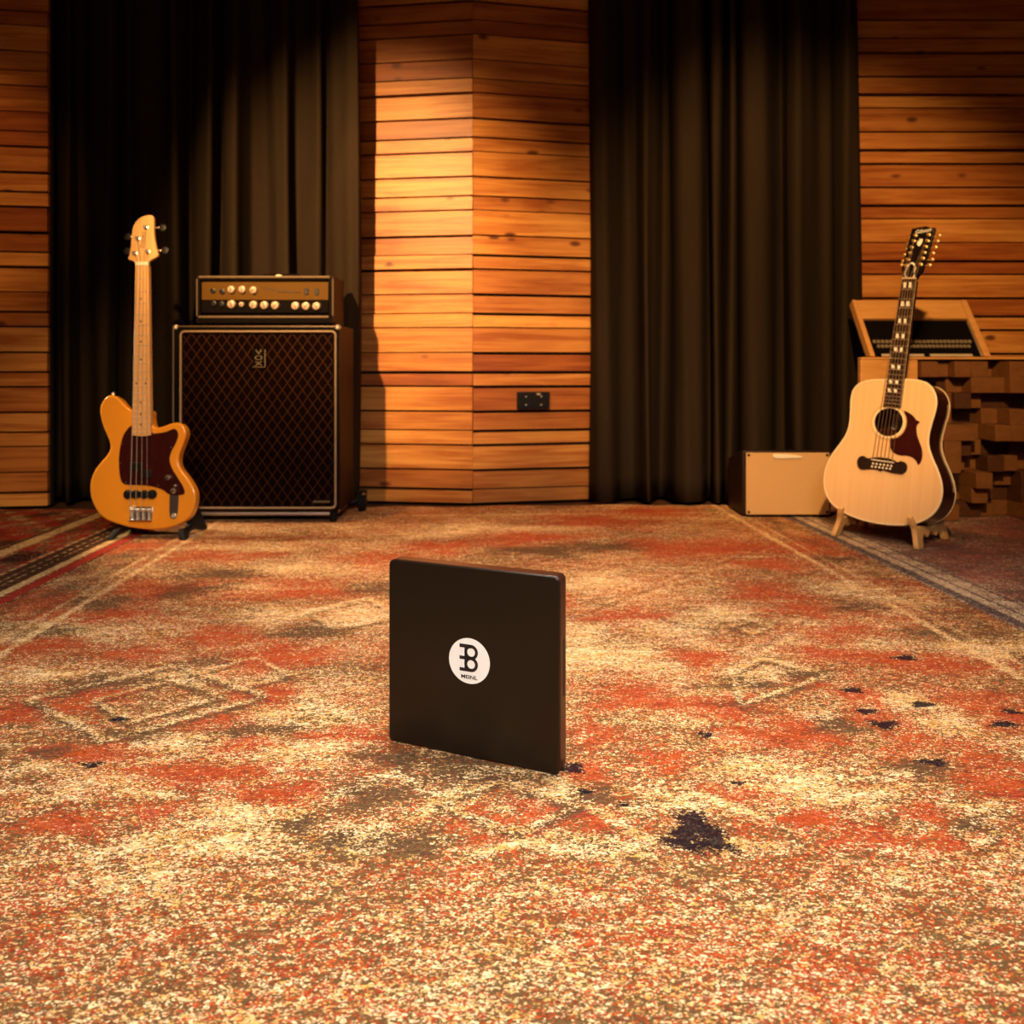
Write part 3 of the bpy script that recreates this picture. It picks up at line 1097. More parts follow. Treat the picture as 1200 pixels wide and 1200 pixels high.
def bass_stand():
    c = ground(170, 634)
    r = thing('guitar_stand', 'low black folding stand holding the yellow bass', 'stand', loc=(c.x, c.y, 0))
    for s, name in ((-1, 'leg'), (1, 'leg')):
        x = s * 0.095
        fx = s * (0.138 if s < 0 else 0.128)
        b = NB()
        # splayed side frame: front foot, arm under the body, upright and rear foot behind it
        prof = [(0.012, 0.0), (0.045, 0.0), (0.075, 0.016), (0.125, 0.018), (0.20, 0.0), (0.235, 0.0), (0.165, 0.150), (0.130, 0.150), (0.116, 0.036), (0.090, 0.0305), (0.060, 0.0335), (0.046, 0.036), (0.034, 0.032)]
        side_prism(b, prof, x - 0.011, x + 0.011)
        for v in b.verts:
            v.co.x += (fx - x) * (1 - min(1, v.co.z / 0.07))
        obj(name, b, M['black_plastic'], r, 0.004, 2)
    b = NB()
    cyl(b, (-0.094, 0.147, 0.135), (0.094, 0.147, 0.135), 0.009, n=16)
    obj('cross_bar', b, M['black_metal'], r)


bass_stand()


# ------------------------------------------------------------------ speaker cabinet, trolley, amplifier head
YC = 3.27


def cabinet():
    x0, x1 = (203 - 600) / F * YC, (398.5 - 600) / F * YC
    cx, w = (x0 + x1) / 2, x1 - x0
    z0, z1 = 0.046, CH + (HZ - 381.5) / F * YC
    D = 0.275
    r = thing('speaker_cabinet', 'tall speaker cabinet with brown diamond grille cloth behind the yellow bass', 'speaker', loc=(cx, YC, z0))
    H, h = z1 - z0, w / 2
    t = 0.030
    b = NB()
    plate(b, round_rect(-h, h, 0, H, 0.012), [round_rect(-h + t, h - t, t * 0.6, H - t, 0.006)], 0, 0.028)
    bx(b, -h, h, 0.028, D, 0, H)
    obj('shell', b, M['oxblood'], r, 0.004, 2)
    # black covered front border
    b = NB()
    plate(b, round_rect(-h + 0.004, h - 0.004, 0.003, H - 0.004, 0.012), [round_rect(-h + t, h - t, t * 0.55, H - t, 0.014)], -0.003, 0.004)
    obj('front_border', b, M['vinyl_black'], r, 0.002)
    b = NB()
    bx(b, -h + t - 0.003, h - t + 0.003, 0.006, 0.022, t * 0.5, H - t + 0.003)
    g = obj('grille', b, M['diamond'], r, smooth=False)
    b = NB()
    i = t - 0.003
    # piping runs a little inside the frame
    pl = (212.3 - 600) / F * YC - cx
    pr = (393.5 - 600) / F * YC - cx
    pz0 = CH + (HZ - 595.2) / F * YC - z0
    pz1 = CH + (HZ - 388.5) / F * YC - z0
    tube(b, [(x, -0.004, z) for x, z in round_rect(pl, pr, pz0, pz1, 0.016, 6)], 0.0042, 8, True)
    obj('piping', b, M['piping'], r, label='pale gold piping around the grille')
    b = NB()
    tube(b, [(-h + 0.002, -0.003, 0.02), (-h + 0.002, -0.003, H - 0.004), (h - 0.004, -0.003, H - 0.004)], 0.0035, 8)
    obj('edge_line', b, M['edge_gold'], r)  # gold tube draws the highlight along the left and top edges
    for sx in (-1, 1):
        b = NB()
        ball(b, (sx * (h - 0.010), 0.006, H - 0.008), 0.013, 1, 1, 0.9)
        obj('corner_protector', b, M['nickel'], r)
    # badge of three stacked letters with a side bar
    zb = CH + (HZ - 420) / F * YC - z0
    xb = (304.2 - 600) / F * YC - cx
    b = NB()
    bx(b, xb - 0.0275, xb + 0.0255, -0.002, 0.006, zb - 0.0375, zb + 0.0365)
    bd = obj('badge', b, M['panel_black'], r, 0.001)
    b = NB()
    for ch, dz, w2 in (('V', 0.0245, 1.65), ('O', 0.0015, 1.55), ('X', -0.0215, 1.65)):
        text_into(b, ch, 0.027, lambda tx, ty, d, dz=dz: Vector((xb - 0.003 + tx, -0.0035 - d, zb + dz + ty)), depth=0.0008, sx=w2)
    bx(b, xb + 0.0215, xb + 0.0250, -0.0045, -0.002, zb - 0.036, zb + 0.036)
    bx(b, xb - 0.0270, xb + 0.0250, -0.0045, -0.002, zb - 0.036, zb - 0.0335)
    obj('lettering', b, M['edge_gold'], bd, smooth=False)
    b = NB()
    xa, xc = (367 - 600) / F * YC - cx, (386 - 600) / F * YC - cx
    za = CH + (HZ - 588) / F * YC - z0
    bx(b, xa, xc, 0.001, 0.006, za - 0.004, za + 0.003)
    obj('name_plate', b, M['edge_gold'], r)
    return cx, z1, h, D


ccx, ctop, chw, cD = cabinet()


def trolley():
    r = thing('speaker_trolley', 'black metal trolley with castors under the diamond-grille speaker cabinet', 'trolley', loc=(ccx, YC, 0))
    b = NB()
    for y in (0.03, cD - 0.02):
        tube(b, [(-chw + 0.03, y, 0.033), (chw - 0.02, y, 0.033)], 0.011, 10)
    for x in (-chw + 0.03, chw - 0.03):
        tube(b, [(x, 0.03, 0.033), (x, cD - 0.02, 0.033)], 0.011, 10)
    obj('frame', b, M['nickel'], r)
    for x in (-chw + 0.05, chw - 0.032):
        b = NB()
        lathe(b, (x, -0.003 + 0.03, 0), (0, 0, 1), [(0.013, 0), (0.014, 0.004), (0.017, 0.034), (0.017, 0.040)], 16)
        obj('foot', b, M['rubber'], r)
    for s in (-1, 1):
        x = s * (chw + 0.040)
        b = NB()
        cyl(b, (x - 0.014, cD - 0.005, 0.034), (x + 0.014, cD - 0.005, 0.034), 0.034, n=24)
        w = obj('castor', b, M['rubber'], r, 0.003)
        b = NB()
        bx(b, x - 0.018, x - 0.015, cD - 0.022, cD + 0.012, 0.030, 0.085)
        bx(b, x + 0.015, x + 0.018, cD - 0.022, cD + 0.012, 0.030, 0.085)
        bx(b, x - 0.018, x + 0.018, cD - 0.022, cD + 0.012, 0.080, 0.090)
        obj('fork', b, M['black_metal'], w)
        b = NB()
        tube(b, [(s * (chw - 0.02), cD - 0.02, 0.036), (s * (chw + 0.012), cD - 0.012, 0.040), (x, cD - 0.005, 0.090)], 0.008, 8)
        obj('bracket', b, M['black_metal'], r)


trolley()


def amp_head():
    YH = 3.288
    X = lambda px: (px - 600) / F * YH
    Z = lambda py: CH + (HZ - py) / F * YH
    x0, x1 = X(230.3), X(390.5)
    cx, h = (x0 + x1) / 2, (x1 - x0) / 2
    zb = ctop
    z1 = Z(323.3)
    H = z1 - zb
    D = 0.205
    r = thing('amplifier_head', 'valve amplifier head with gold control panel on top of the speaker cabinet', 'amplifier', loc=(cx, YH, zb))
    f = 0.010
    wall = 0.017
    zlo = Z(372) - zb
    b = NB()
    plate(b, round_rect(-h, h, f, H, 0.010), [round_rect(-h + wall, h - wall, zlo + 0.006, H - wall, 0.004)], 0, 0.030)
    bx(b, -h, h, 0.030, D, f, H)
    obj('shell', b, M['oxblood'], r, 0.004, 2)
    b = NB()
    plate(b, round_rect(-h + 0.003, h - 0.003, f + 0.002, H - 0.003, 0.010), [round_rect(-h + wall, h - wall, zlo + 0.006, H - wall, 0.004)], -0.003, 0.004)
    obj('front_border', b, M['vinyl_black'], r, 0.002)
    b = NB()
    tube(b, [(-h + 0.012, -0.004, H - 0.006), (h - 0.012, -0.004, H - 0.006)], 0.0055, 8)
    obj('piping', b, M['edge_gold'], r)
    b = NB()
    tube(b, [(-h + 0.010, -0.004, zlo + 0.001), (h - 0.018, -0.004, zlo + 0.001)], 0.0048, 8)
    obj('piping', b, M['edge_gold'], r)
    b = NB()
    tube(b, [(-h + 0.003, -0.003, f + 0.03), (-h + 0.003, -0.003, H - 0.012)], 0.003, 8)
    obj('edge_line', b, M['edge_gold'], r)
    b = NB()
    tube(b, [(h - 0.001, -0.002, f + 0.03), (h - 0.001, -0.002, H - 0.012)], 0.0038, 8)
    obj('edge_line', b, M['edge_gold'], r)  # gold tube stands in for the lit right edge
    g = lambda p: (X(220 + p[0] / 6.667) - cx, Z(315 + p[1] / 6.667) - zb)
    gl, gh = g((98, 240)), g((1092, 92))
    yp = 0.012
    b = NB()
    bx(b, gl[0], gh[0], yp, yp + 0.004, gl[1], gh[1])
    top = obj('gold_panel', b, M['brass_panel'], r, 0.0005, label='gold upper control panel')
    bl = g((98, 342))
    b = NB()
    bx(b, bl[0], gh[0], yp, yp + 0.004, bl[1], gl[1] - 0.001)
    low = obj('black_panel', b, M['panel_black'], r, 0.0005, label='black lower control panel')
    for p, rr in (((338, 160), 29), ((422, 160), 29), ((510, 165), 29), ((338, 275), 32), ((418, 277), 20), ((510, 280), 31), ((595, 283), 31), ((680, 285), 31), ((838, 288), 31), ((920, 290), 31), ((1003, 290), 31)):
        x, z = g(p)
        R = rr / 6.667 / F * YH
        b = NB()
        lathe(b, (x, yp, z), (0, -1, 0), [(R * 1.05, 0), (R, 0.004), (R * 0.92, 0.013), (R * 0.7, 0.0145)], 22)
        k = obj('knob', b, M['knob_cream'], r)
        b = NB()
        a = random.uniform(-1, 1)
        mt = Matrix.Translation((x, yp - 0.0148, z)) @ Matrix.Rotation(a + 0.7, 4, 'Y')
        vs, _ = bx(b, -R * 0.09, R * 0.09, -0.0012, 0.001, -R * 0.7, R * 0.7)
        for v in vs:
            v.co = mt @ v.co
        obj('pointer', b, M['ink'], k)
    for p in ((190, 170), (262, 176), (195, 270), (257, 275)):
        x, z = g(p)
        b = NB()
        lathe(b, (x, yp, z), (0, -1, 0), [(0.011, 0), (0.011, 0.004), (0.006, 0.005), (0.006, 0.001)], 16)
        obj('input_jack', b, M['black_metal'], r)
    for p in ((922, 175), (1003, 178)):
        x, z = g(p)
        b = NB()
        bx(b, x - 0.008, x + 0.008, yp - 0.004, yp, z - 0.013, z + 0.013)
        s = obj('rocker_switch', b, M['black_plastic'], r, 0.001)
    b = NB()
    # handwriting-like model name: a long underlined flourish
    p0, p1 = g((570, 150)), g((875, 186))
    fl = []
    for k in range(60):
        t = k / 59
        amp = 0.006 if t < 0.42 else 0.004
        fl.append((p0[0] + (p1[0] - p0[0]) * t, yp - 0.001, p0[1] + (p1[1] - p0[1]) * t + amp * math.sin(t * 70)))
    tube(b, fl, 0.0011, 5)
    q0, q1 = g((690, 182)), g((878, 180))
    tube(b, [(q0[0], yp - 0.001, q0[1]), (q1[0], yp - 0.001, q1[1])], 0.0014, 5)
    obj('script', b, M['ink'], top)
    hx = g((695, 0))[0]
    b = NB()
    tube(b, [(hx - 0.10, 0.10, H + 0.004), (hx - 0.08, 0.10, H + 0.014), (hx + 0.06, 0.10, H + 0.014), (hx + 0.08, 0.10, H + 0.004)], 0.006, 10)
    obj('handle', b, M['vinyl_black'], r)
    b = NB()
    ball(b, (hx, 0.030, H + 0.002), 0.012, 1.25, 1, 0.55)
    obj('handle_mount', b, M['silver'], r)
    for sx in (-1, 1):
        for y in (0.03, D - 0.03):
            b = NB()
            cyl(b, (sx * (h - 0.05), y, 0.0006), (sx * (h - 0.05), y, f + 0.001), 0.012, n=16)
            obj('foot', b, M['rubber'], r)


amp_head()


# ------------------------------------------------------------------ double wall socket on the folded wall
def wall_socket():
    d = Vector((math.cos(aR), math.sin(aR), 0))
    nrm = Vector((math.sin(aR), -math.cos(aR), 0))
    # where the lens meets the right-hand plane at the socket's centre
    px = (624 - 600) / F
    t = (px * CY - CX) / (d.x - px * d.y)
    c = Vector((CX, CY, 0)) + d * t
    z = CH + (HZ - 469.3) / F * c.y
    m = Matrix.Translation((c.x, c.y, z)) @ Matrix.Rotation(aR, 4, 'Z') @ Matrix.Translation((0, -0.0125, 0))
    r = thing('wall_socket', 'black double wall socket on the wood wall', 'socket', m)
    b = NB()
    prism(b, round_rect(-0.0765, 0.0765, -0.0405, 0.0405, 0.004), -0.009, 0.006)
    obj('frame', b, M['black_plastic'], r, 0.002)
    for s in (-1, 1):
        b = NB()
        x = s * 0.036
        plate(b, round_rect(x - 0.029, x + 0.029, -0.030, 0.030, 0.003), [circle(x, 0, 0.021, 28)], -0.012, -0.008)
        f = obj('outlet', b, M['black_plastic'], r, 0.001)
        b = NB()
        lathe(b, (x, 0.002, 0), (0, -1, 0), [(0.0205, 0), (0.0205, 0.0105)], 28)
        obj('recess', b, M['rubber'], f)
        b = NB()
        for dz in (-0.019, 0.019):
            bx(b, x - 0.003, x + 0.003, -0.0125, -0.008, dz - 0.003, dz + 0.003)
        obj('earth_clip', b, M['nickel'], f)
    b = NB()
    bx(b, 0.014, 0.032, -0.0132, -0.012, 0.026, 0.034)
    obj('marking', b, M['strip'], r)


wall_socket()


# ------------------------------------------------------------------ small combo amplifier on the right
def combo():
    Yf = 3.39
    x0, x1 = (870 - 600) / F * Yf, (974 - 600) / F * Yf
    cx, h = (x0 + x1) / 2, (x1 - x0) / 2
    r = thing('combo_amplifier', 'small dark brown combo amplifier with tan grille in front of the curtain', 'amplifier', loc=(cx, Yf, 0))
    zt = CH + (HZ - 528.3) / F * Yf
    prof = [(0.0, 0.010), (0.0, zt), (0.020, zt + 0.001), (0.222, 0.222), (0.226, 0.207), (0.222, 0.010)]
    b = NB()
    side_prism(b, prof, -h, h)
    obj('cabinet', b, M['brown_vinyl'], r, 0.005, 3)
    g0 = (874.0 - 600) / F * Yf - cx
    g1 = (971.5 - 600) / F * Yf - cx
    gz0, gz1 = CH + (HZ - 602.8) / F * Yf, CH + (HZ - 530.5) / F * Yf
    b = NB()
    prism(b, round_rect(g0, g1, gz0, gz1, 0.004), -0.007, 0.001)
    gr = obj('grille', b, M['tan_cloth'], r, 0.002, label='tan grille cloth')
    for x in (g0 + 0.010, g1 - 0.010):
        for z in (gz0 + 0.011, gz1 - 0.009):
            b = NB()
            lathe(b, (x, -0.006, z), (0, -1, 0), [(0.0062, 0), (0.0055, 0.003), (0.002, 0.004)], 14)
            obj('screw', b, M['black_metal'], r)
    xa, xb, xe = [(p - 600) / F * Yf - cx for p in (905.5, 927.5, 938)]
    za = CH + (HZ - 535) / F * Yf
    b = NB()
    prism(b, smooth_loop([(xa, za + 0.009), (xa + 0.02, za + 0.011), (xb, za + 0.008), (xe, za + 0.001), (xe, za - 0.004), (xb, za - 0.006), (xa + 0.02, za - 0.007), (xa + 0.002, za - 0.002)], 4), -0.012, -0.006)
    obj('badge', b, M['silver'], r, 0.001)
    for x in (-h + 0.03, h - 0.03):
        for y in (0.03, 0.19):
            b = NB()
            cyl(b, (x, y, 0), (x, y, 0.012), 0.012, n=14)
            obj('foot', b, M['rubber'], r)


combo()


# ------------------------------------------------------------------ twelve-string acoustic guitar
FA = Frame((1.306, 2.922, 0.060), 49, 10)


def acoustic():
    fr = FA
    r = thing('acoustic_guitar', 'blond twelve-string acoustic guitar with dark red pickguard on a wooden stand', 'guitar', fr.m)
    A = lambda p, w=0: fr.at(840 + p[0] / 3.3333, 440 + p[1] / 3.3333, w)
    Q = lambda p, w=0: fr.at(1000 + p[0] / 10, 440 + p[1] / 10, w)
    out = [(650, 18), (735, 17), (785, 21), (822, 33), (847, 60), (858, 100), (852, 142), (838, 190), (827, 238), (828, 280), (841, 322), (862, 370), (877, 418), (880, 460),
           (870, 502), (845, 540), (802, 568), (750, 581), (690, 583), (622, 575), (560, 560), (500, 535), (452, 500), (428, 458), (421, 410), (429, 360), (451, 312), (485, 266),
           (510, 226), (522, 180), (525, 132), (527, 92), (536, 57), (560, 32), (600, 20)]
    loop = smooth_loop([A(p) for p in out], 5)
    if area2(loop) < 0:
        loop = loop[::-1]
    D = 0.118
    # sides and back, hollow
    b = NB()
    n = len(loop)
    rows = []
    cx = sum(p[0] for p in loop) / n
    cz = sum(p[1] for p in loop) / n
    for y in (0.0005, 0.04, 0.08, D - 0.004, D):
        q = 1.0 if y < D else 0.985
        rows.append([b.verts.new((cx + (x - cx) * q, y, cz + (z - cz) * q)) for x, z in loop])
    for A_, B_ in zip(rows, rows[1:]):
        for k in range(n):
            b.faces.new((A_[k], B_[k], B_[(k + 1) % n], A_[(k + 1) % n]))
    b.faces.new(rows[-1][::-1])
    # inner lining so the hollow has walls
    rin = [[b.verts.new((cx + (x - cx) * 0.975, y, cz + (z - cz) * 0.975)) for x, z in loop] for y in (0.0005, D - 0.006)]
    for k in range(n):
        b.faces.new((rin[0][k], rin[0][(k + 1) % n], rin[1][(k + 1) % n], rin[1][k]))
        b.faces.new((rows[0][k], rows[0][(k + 1) % n], rin[0][(k + 1) % n], rin[0][k]))
    b.faces.new(rin[1])
    obj('body', b, M['rosewood'], r, 0, label='dark rosewood sides and back')
    # soundboard with its hole
    hc = Q((418, 548))
    rh = (Q((590, 548))[0] - Q((258, 548))[0]) / 2 * 1.02
    b = NB()
    plate(b, loop, [circle(hc[0], hc[1], rh, 48)], -0.0035, 0.0)
    obj('soundboard', b, M['spruce'], r, 0, smooth=False, label='pale spruce top')
    b = NB()
    tube(b, [(x, -0.001, z) for x, z in loop], 0.0036, 8, True)
    o = obj('binding', b, M['cream'], r)
    b = NB()
    tube(b, [(cx + (x - cx) * 0.999, D - 0.002, cz + (z - cz) * 0.999) for x, z in loop], 0.0017, 8, True)
    obj('binding', b, M['cream'], r)
    # rosette: light ring with dark outer lines
    b = NB()
    plate(b, circle(hc[0], hc[1], rh * 1.13, 48), [circle(hc[0], hc[1], rh * 0.995, 48)], -0.0045, -0.0033)
    obj('rosette', b, M['cream'], r, smooth=False)
    b = NB()
    plate(b, circle(hc[0], hc[1], rh * 1.26, 48), [circle(hc[0], hc[1], rh * 1.20, 48)], -0.0041, -0.0033)
    obj('rosette', b, M['rosette'], r, smooth=False)
    lp = Q((520, 540), D - 0.01)
    b = NB()
    prism(b, round_rect(lp[0] - 0.022, lp[0] + 0.032, lp[1] - 0.030, lp[1] + 0.030, 0.006), D - 0.0075, D - 0.0065)
    obj('paper_label', b, M['paper'], r, smooth=False)
    # pickguard
    pg = [(600, 418), (655, 438), (708, 476), (742, 520), (786, 548), (760, 575), (746, 620), (755, 700), (777, 770), (806, 850), (816, 930), (800, 1010), (766, 1050), (745, 1008),
          (700, 965), (640, 945), (560, 940), (490, 915), (450, 870), (435, 800), (440, 745), (500, 737), (560, 705), (605, 650), (632, 570), (628, 490)]
    b = NB()
    prism(b, smooth_loop([Q(p) for p in pg], 4), -0.0050, -0.0034)
    obj('pickguard', b, M['tort'], r, smooth=False, label='dark red moustache pickguard')
    # bridge
    br = [(60, 1015), (85, 960), (130, 945), (165, 965), (200, 972), (290, 962), (380, 966), (470, 988), (530, 1018), (570, 1006), (620, 1025), (641, 1070), (628, 1125), (585, 1155), (540, 1150),
          (480, 1142), (400, 1118), (365, 1105), (335, 1122), (300, 1102), (230, 1095), (180, 1096), (120, 1100), (80, 1075)]
    b = NB()
    prism(b, smooth_loop([Q(p) for p in br], 4), -0.013, -0.0034)
    bg = obj('bridge', b, M['ebony'], r, 0.0015)
    s0, s1 = Q((212, 986), -0.013), Q((478, 1024), -0.013)
    b = NB()
    tube(b, [(s0[0], -0.0145, s0[1]), (s1[0], -0.0145, s1[1])], 0.0024, 8)
    obj('saddle', b, M['bone'], bg)
    pins = []
    for k in range(6):
        for row_, (pa, pb) in enumerate((((232, 1034), (446, 1062)), ((220, 1068), (432, 1096)))):
            t = k / 5
            p = Q((pa[0] + (pb[0] - pa[0]) * t, pa[1] + (pb[1] - pa[1]) * t), -0.013)
            b = NB()
            ball(b, (p[0], -0.014, p[1]), 0.0040, seg=10)
            obj('bridge_pin', b, M['bone'], bg)
            pins.append(p)
    # neck and fingerboard
    wf = -0.015
    e = [fr.at(1057.3, 327.5, wf), fr.at(1073.2, 327.5, wf), fr.at(1054.7, 477, wf), fr.at(1034.8, 475, wf)]
    kz = A((690, 20))
    b = NB()
    prism(b, [e[0], e[1], (e[1][0] + (e[2][0] - e[1][0]) * 0.78, e[1][1] + (e[2][1] - e[1][1]) * 0.78), (e[0][0] + (e[3][0] - e[0][0]) * 0.78, e[0][1] + (e[3][1] - e[0][1]) * 0.78)], -0.0095, 0.012)
    obj('neck', b, M['rosewood'], r, 0.006, 3)
    b = NB()
    prism(b, e, wf, -0.0034)
    fb = obj('fingerboard', b, M['ebony'], r, 0.0008)
    b = NB()
    for i, j in ((0, 3), (1, 2)):
        tube(b, [(e[i][0], wf + 0.002, e[i][1]), (e[j][0], wf + 0.002, e[j][1])], 0.0007, 6)
    obj('binding', b, M['cream'], fb)
    ax_top = Vector(((e[0][0] + e[1][0]) / 2, (e[0][1] + e[1][1]) / 2))
    sad = Vector(((s0[0] + s1[0]) / 2, (s0[1] + s1[1]) / 2))
    L = (ax_top - sad).length
    tot = ((Vector(e[0]) + Vector(e[1])) / 2 - (Vector(e[2]) + Vector(e[3])) / 2).length
    for k in range(1, 21):
        t = L * (1 - 2 ** (-k / 12.0)) / tot
        if t > 0.985:
            break
        p = Vector(e[0]).lerp(Vector(e[3]), t)
        q = Vector(e[1]).lerp(Vector(e[2]), t)
        b = NB()
        cyl(b, (p.x, wf - 0.0003, p.y), (q.x, wf - 0.0003, q.y), 0.0010, n=8)
        obj('fret', b, M['nickel'], fb)
    for px, py in ((1063.5, 334), (1061, 356), (1057.6, 376), (1055, 393.7), (1053.2, 409.5), (1050, 430), (1047.3, 447.5), (1045.8, 457.6)):
        c = Vector(fr.at(px, py, wf))
        t = min(1, max(0, (e[0][1] - c.y) / (e[0][1] - e[3][1])))
        ud = (Vector(e[1]) - Vector(e[0])).normalized()
        vd = (Vector(e[0]) - Vector(e[3])).normalized()
        hgt = 0.0105 - 0.0055 * t
        for s in (-1, 1):
            cc = c + ud * s * 0.0098
            quad = [cc + ud * (-0.0075) + vd * hgt, cc + ud * 0.0045 + vd * hgt, cc + ud * 0.0075 - vd * hgt, cc - ud * 0.0045 - vd * hgt]
            b = NB()
            prism(b, [tuple(v) for v in quad], wf - 0.0006, wf + 0.0005)
            obj('inlay', b, M['pearl'], fb, smooth=False)
    n0, n1 = fr.at(1057, 326.2, wf), fr.at(1073.6, 326.2, wf)
    b = NB()
    tube(b, [(n0[0], wf - 0.001, n0[1]), (n1[0], wf - 0.001, n1[1])], 0.0030, 8)
    obj('nut', b, M['cream'], r)
    # headstock
    hw = -0.009
    Hh = lambda p, w=hw: fr.at(1050 + p[0] / 15, 255 + p[1] / 15, w)
    hs = [(112, 1075), (125, 1000), (98, 920), (115, 830), (150, 700), (185, 560), (220, 420), (252, 300), (282, 195), (330, 188), (400, 168), (470, 160), (520, 148), (570, 165), (620, 178), (682, 178),
          (650, 300), (610, 440), (565, 610), (520, 760), (470, 905), (445, 965), (390, 1020), (345, 1080)]
    b = NB()
    prism(b, smooth_loop([Hh(p) for p in hs], 3), hw, 0.006)
    hd = obj('headstock', b, M['gloss_black'], r, 0.0015)
    ts = [(160, 1040), (180, 900), (215, 830), (262, 800), (302, 790), (338, 830), (350, 905), (330, 1000), (318, 1050)]
    b = NB()
    prism(b, smooth_loop([Hh(p) for p in ts], 4), hw - 0.0016, hw)
    obj('truss_rod_cover', b, M['pearl'], hd, smooth=False)
    ts2 = [(185, 1040), (205, 900), (235, 840), (265, 822), (292, 818), (316, 845), (326, 905), (308, 1000), (296, 1045)]
    b = NB()
    prism(b, smooth_loop([Hh(p) for p in ts2], 4), hw - 0.0024, hw - 0.0012)
    obj('truss_rod_cover', b, M['gloss_black'], hd, smooth=False)
    # script on the head, along its slant
    la, lb = Vector(Hh((365, 268))), Vector(Hh((590, 205)))
    ud = (Vector(Hh((600, 210))) - Vector(Hh((360, 255)))).normalized()
    vd = Vector((-ud.y, ud.x))
    lc = (la + lb) / 2
    b = NB()
    text_into(b, 'Gibson', 0.020, lambda tx, ty, d: Vector((lc.x + ud.x * tx + vd.x * ty, hw - 0.0006 - d, lc.y + ud.y * tx + vd.y * ty)), shear=0.25, depth=0.0003)
    obj('lettering', b, M['pearl'], hd, smooth=False)
    cr = [(372, 470), (385, 400), (400, 430), (425, 368), (440, 385), (470, 375), (462, 430), (440, 470), (415, 502), (392, 498)]
    b = NB()
    prism(b, [Hh(p) for p in cr], hw - 0.001, hw)
    obj('crown_inlay', b, M['pearl'], hd, smooth=False)
    left = [((345, 320), (238, 362)), ((318, 415), (210, 470)), ((280, 525), (185, 555)), ((252, 630), (150, 655)), ((208, 740), (125, 765)), ((178, 850), (100, 832))]
    right = [((580, 305), (765, 318)), ((558, 410), (728, 415)), ((525, 515), (700, 522)), ((500, 615), (650, 625)), ((475, 718), (640, 738)), ((440, 825), (592, 838))]
    posts = []
    for grp, s in ((left, -1), (right, 1)):
        for p, q in grp:
            x, z = Hh(p)
            qx, qz = Hh(q, 0.002)
            b = NB()
            lathe(b, (x, hw, z), (0, -1, 0), [(0.0058, 0), (0.0058, 0.0015), (0.0036, 0.0022), (0.0032, 0.009), (0.0040, 0.012), (0.003, 0.013)], 14)
            tn = obj('tuner', b, M['gold'], r)
            b = NB()
            cyl(b, (x + (qx - x) * 0.3, 0.003, qz), (qx, 0.003, qz), 0.0022, n=8)
            ball(b, (qx, 0.003, qz), 0.0085, 1.0, 0.6, 0.75, 12)
            obj('tuner_button', b, M['gold'], tn)
            posts.append((s, x, z))
    # twelve strings in six pairs
    L6 = sorted([p for p in posts if p[0] < 0], key=lambda p: p[2])
    R6 = sorted([p for p in posts if p[0] > 0], key=lambda p: -p[2])
    seq = L6 + R6
    for k in range(12):
        t = 0.07 + 0.86 * ((k // 2) / 5) + (0.012 if k % 2 else -0.012)
        nx = n0[0] + (n1[0] - n0[0]) * t
        nz = n0[1] + (n1[1] - n0[1]) * t
        st_ = s0[0] + (s1[0] - s0[0]) * t, s0[1] + (s1[1] - s0[1]) * t
        pn = pins[k]
        hx, hz_ = seq[k][1], seq[k][2]
        b = NB()
        tube(b, [(hx, hw - 0.008, hz_), (nx, wf - 0.0042, nz), (st_[0], -0.0172, st_[1]), (pn[0], -0.014, pn[1])], 0.0006 if k % 2 else 0.0008, 6)
        obj('string', b, M['bronze_string'], r)


acoustic()


def acoustic_stand():
    gl, gr_ = ground(976.5, 628), ground(1074.5, 643.5)
    u = (gr_ - gl).normalized()
    rz = math.atan2(u.y, u.x)
    w = (gr_ - gl).length
    r = thing('guitar_stand', 'plywood folding stand holding the acoustic guitar', 'stand', loc=gl, rz=rz)
    # local: x from left foot to right foot, y = away from the guitar's face
    prof = [(-0.004, 0.0), (0.034, 0.0), (0.044, 0.026), (0.055, 0.040), (0.072, 0.040), (0.082, 0.030), (0.096, 0.032), (0.116, 0.044), (0.136, 0.040), (0.150, 0.028), (0.168, 0.026),
            (0.205, 0.050), (0.222, 0.030), (0.232, 0.0), (0.262, 0.0), (0.256, 0.045), (0.225, 0.118), (0.212, 0.118), (0.192, 0.096), (0.170, 0.068), (0.148, 0.0535), (0.100, 0.0630), (0.050, 0.0705), (0.034, 0.0690), (0.022, 0.072),
            (0.010, 0.096), (0.000, 0.112), (-0.012, 0.106), (-0.006, 0.085), (0.004, 0.062), (0.000, 0.030)]
    for x, lean in ((0.0, 0.030), (w, -0.020)):
        b = NB()
        side_prism(b, smooth_loop(prof, 3), x - 0.0085, x + 0.0085)
        for v in b.verts:
            v.co.z = max(0.0, v.co.z)
            v.co.x += lean * v.co.z / 0.1
        obj('side_panel', b, M['plywood'], r, 0.0015)
    b = NB()
    bx(b, 0.026, w - 0.016, 0.180, 0.194, 0.050, 0.082)
    obj('cross_piece', b, M['plywood'], r, 0.002)


acoustic_stand()


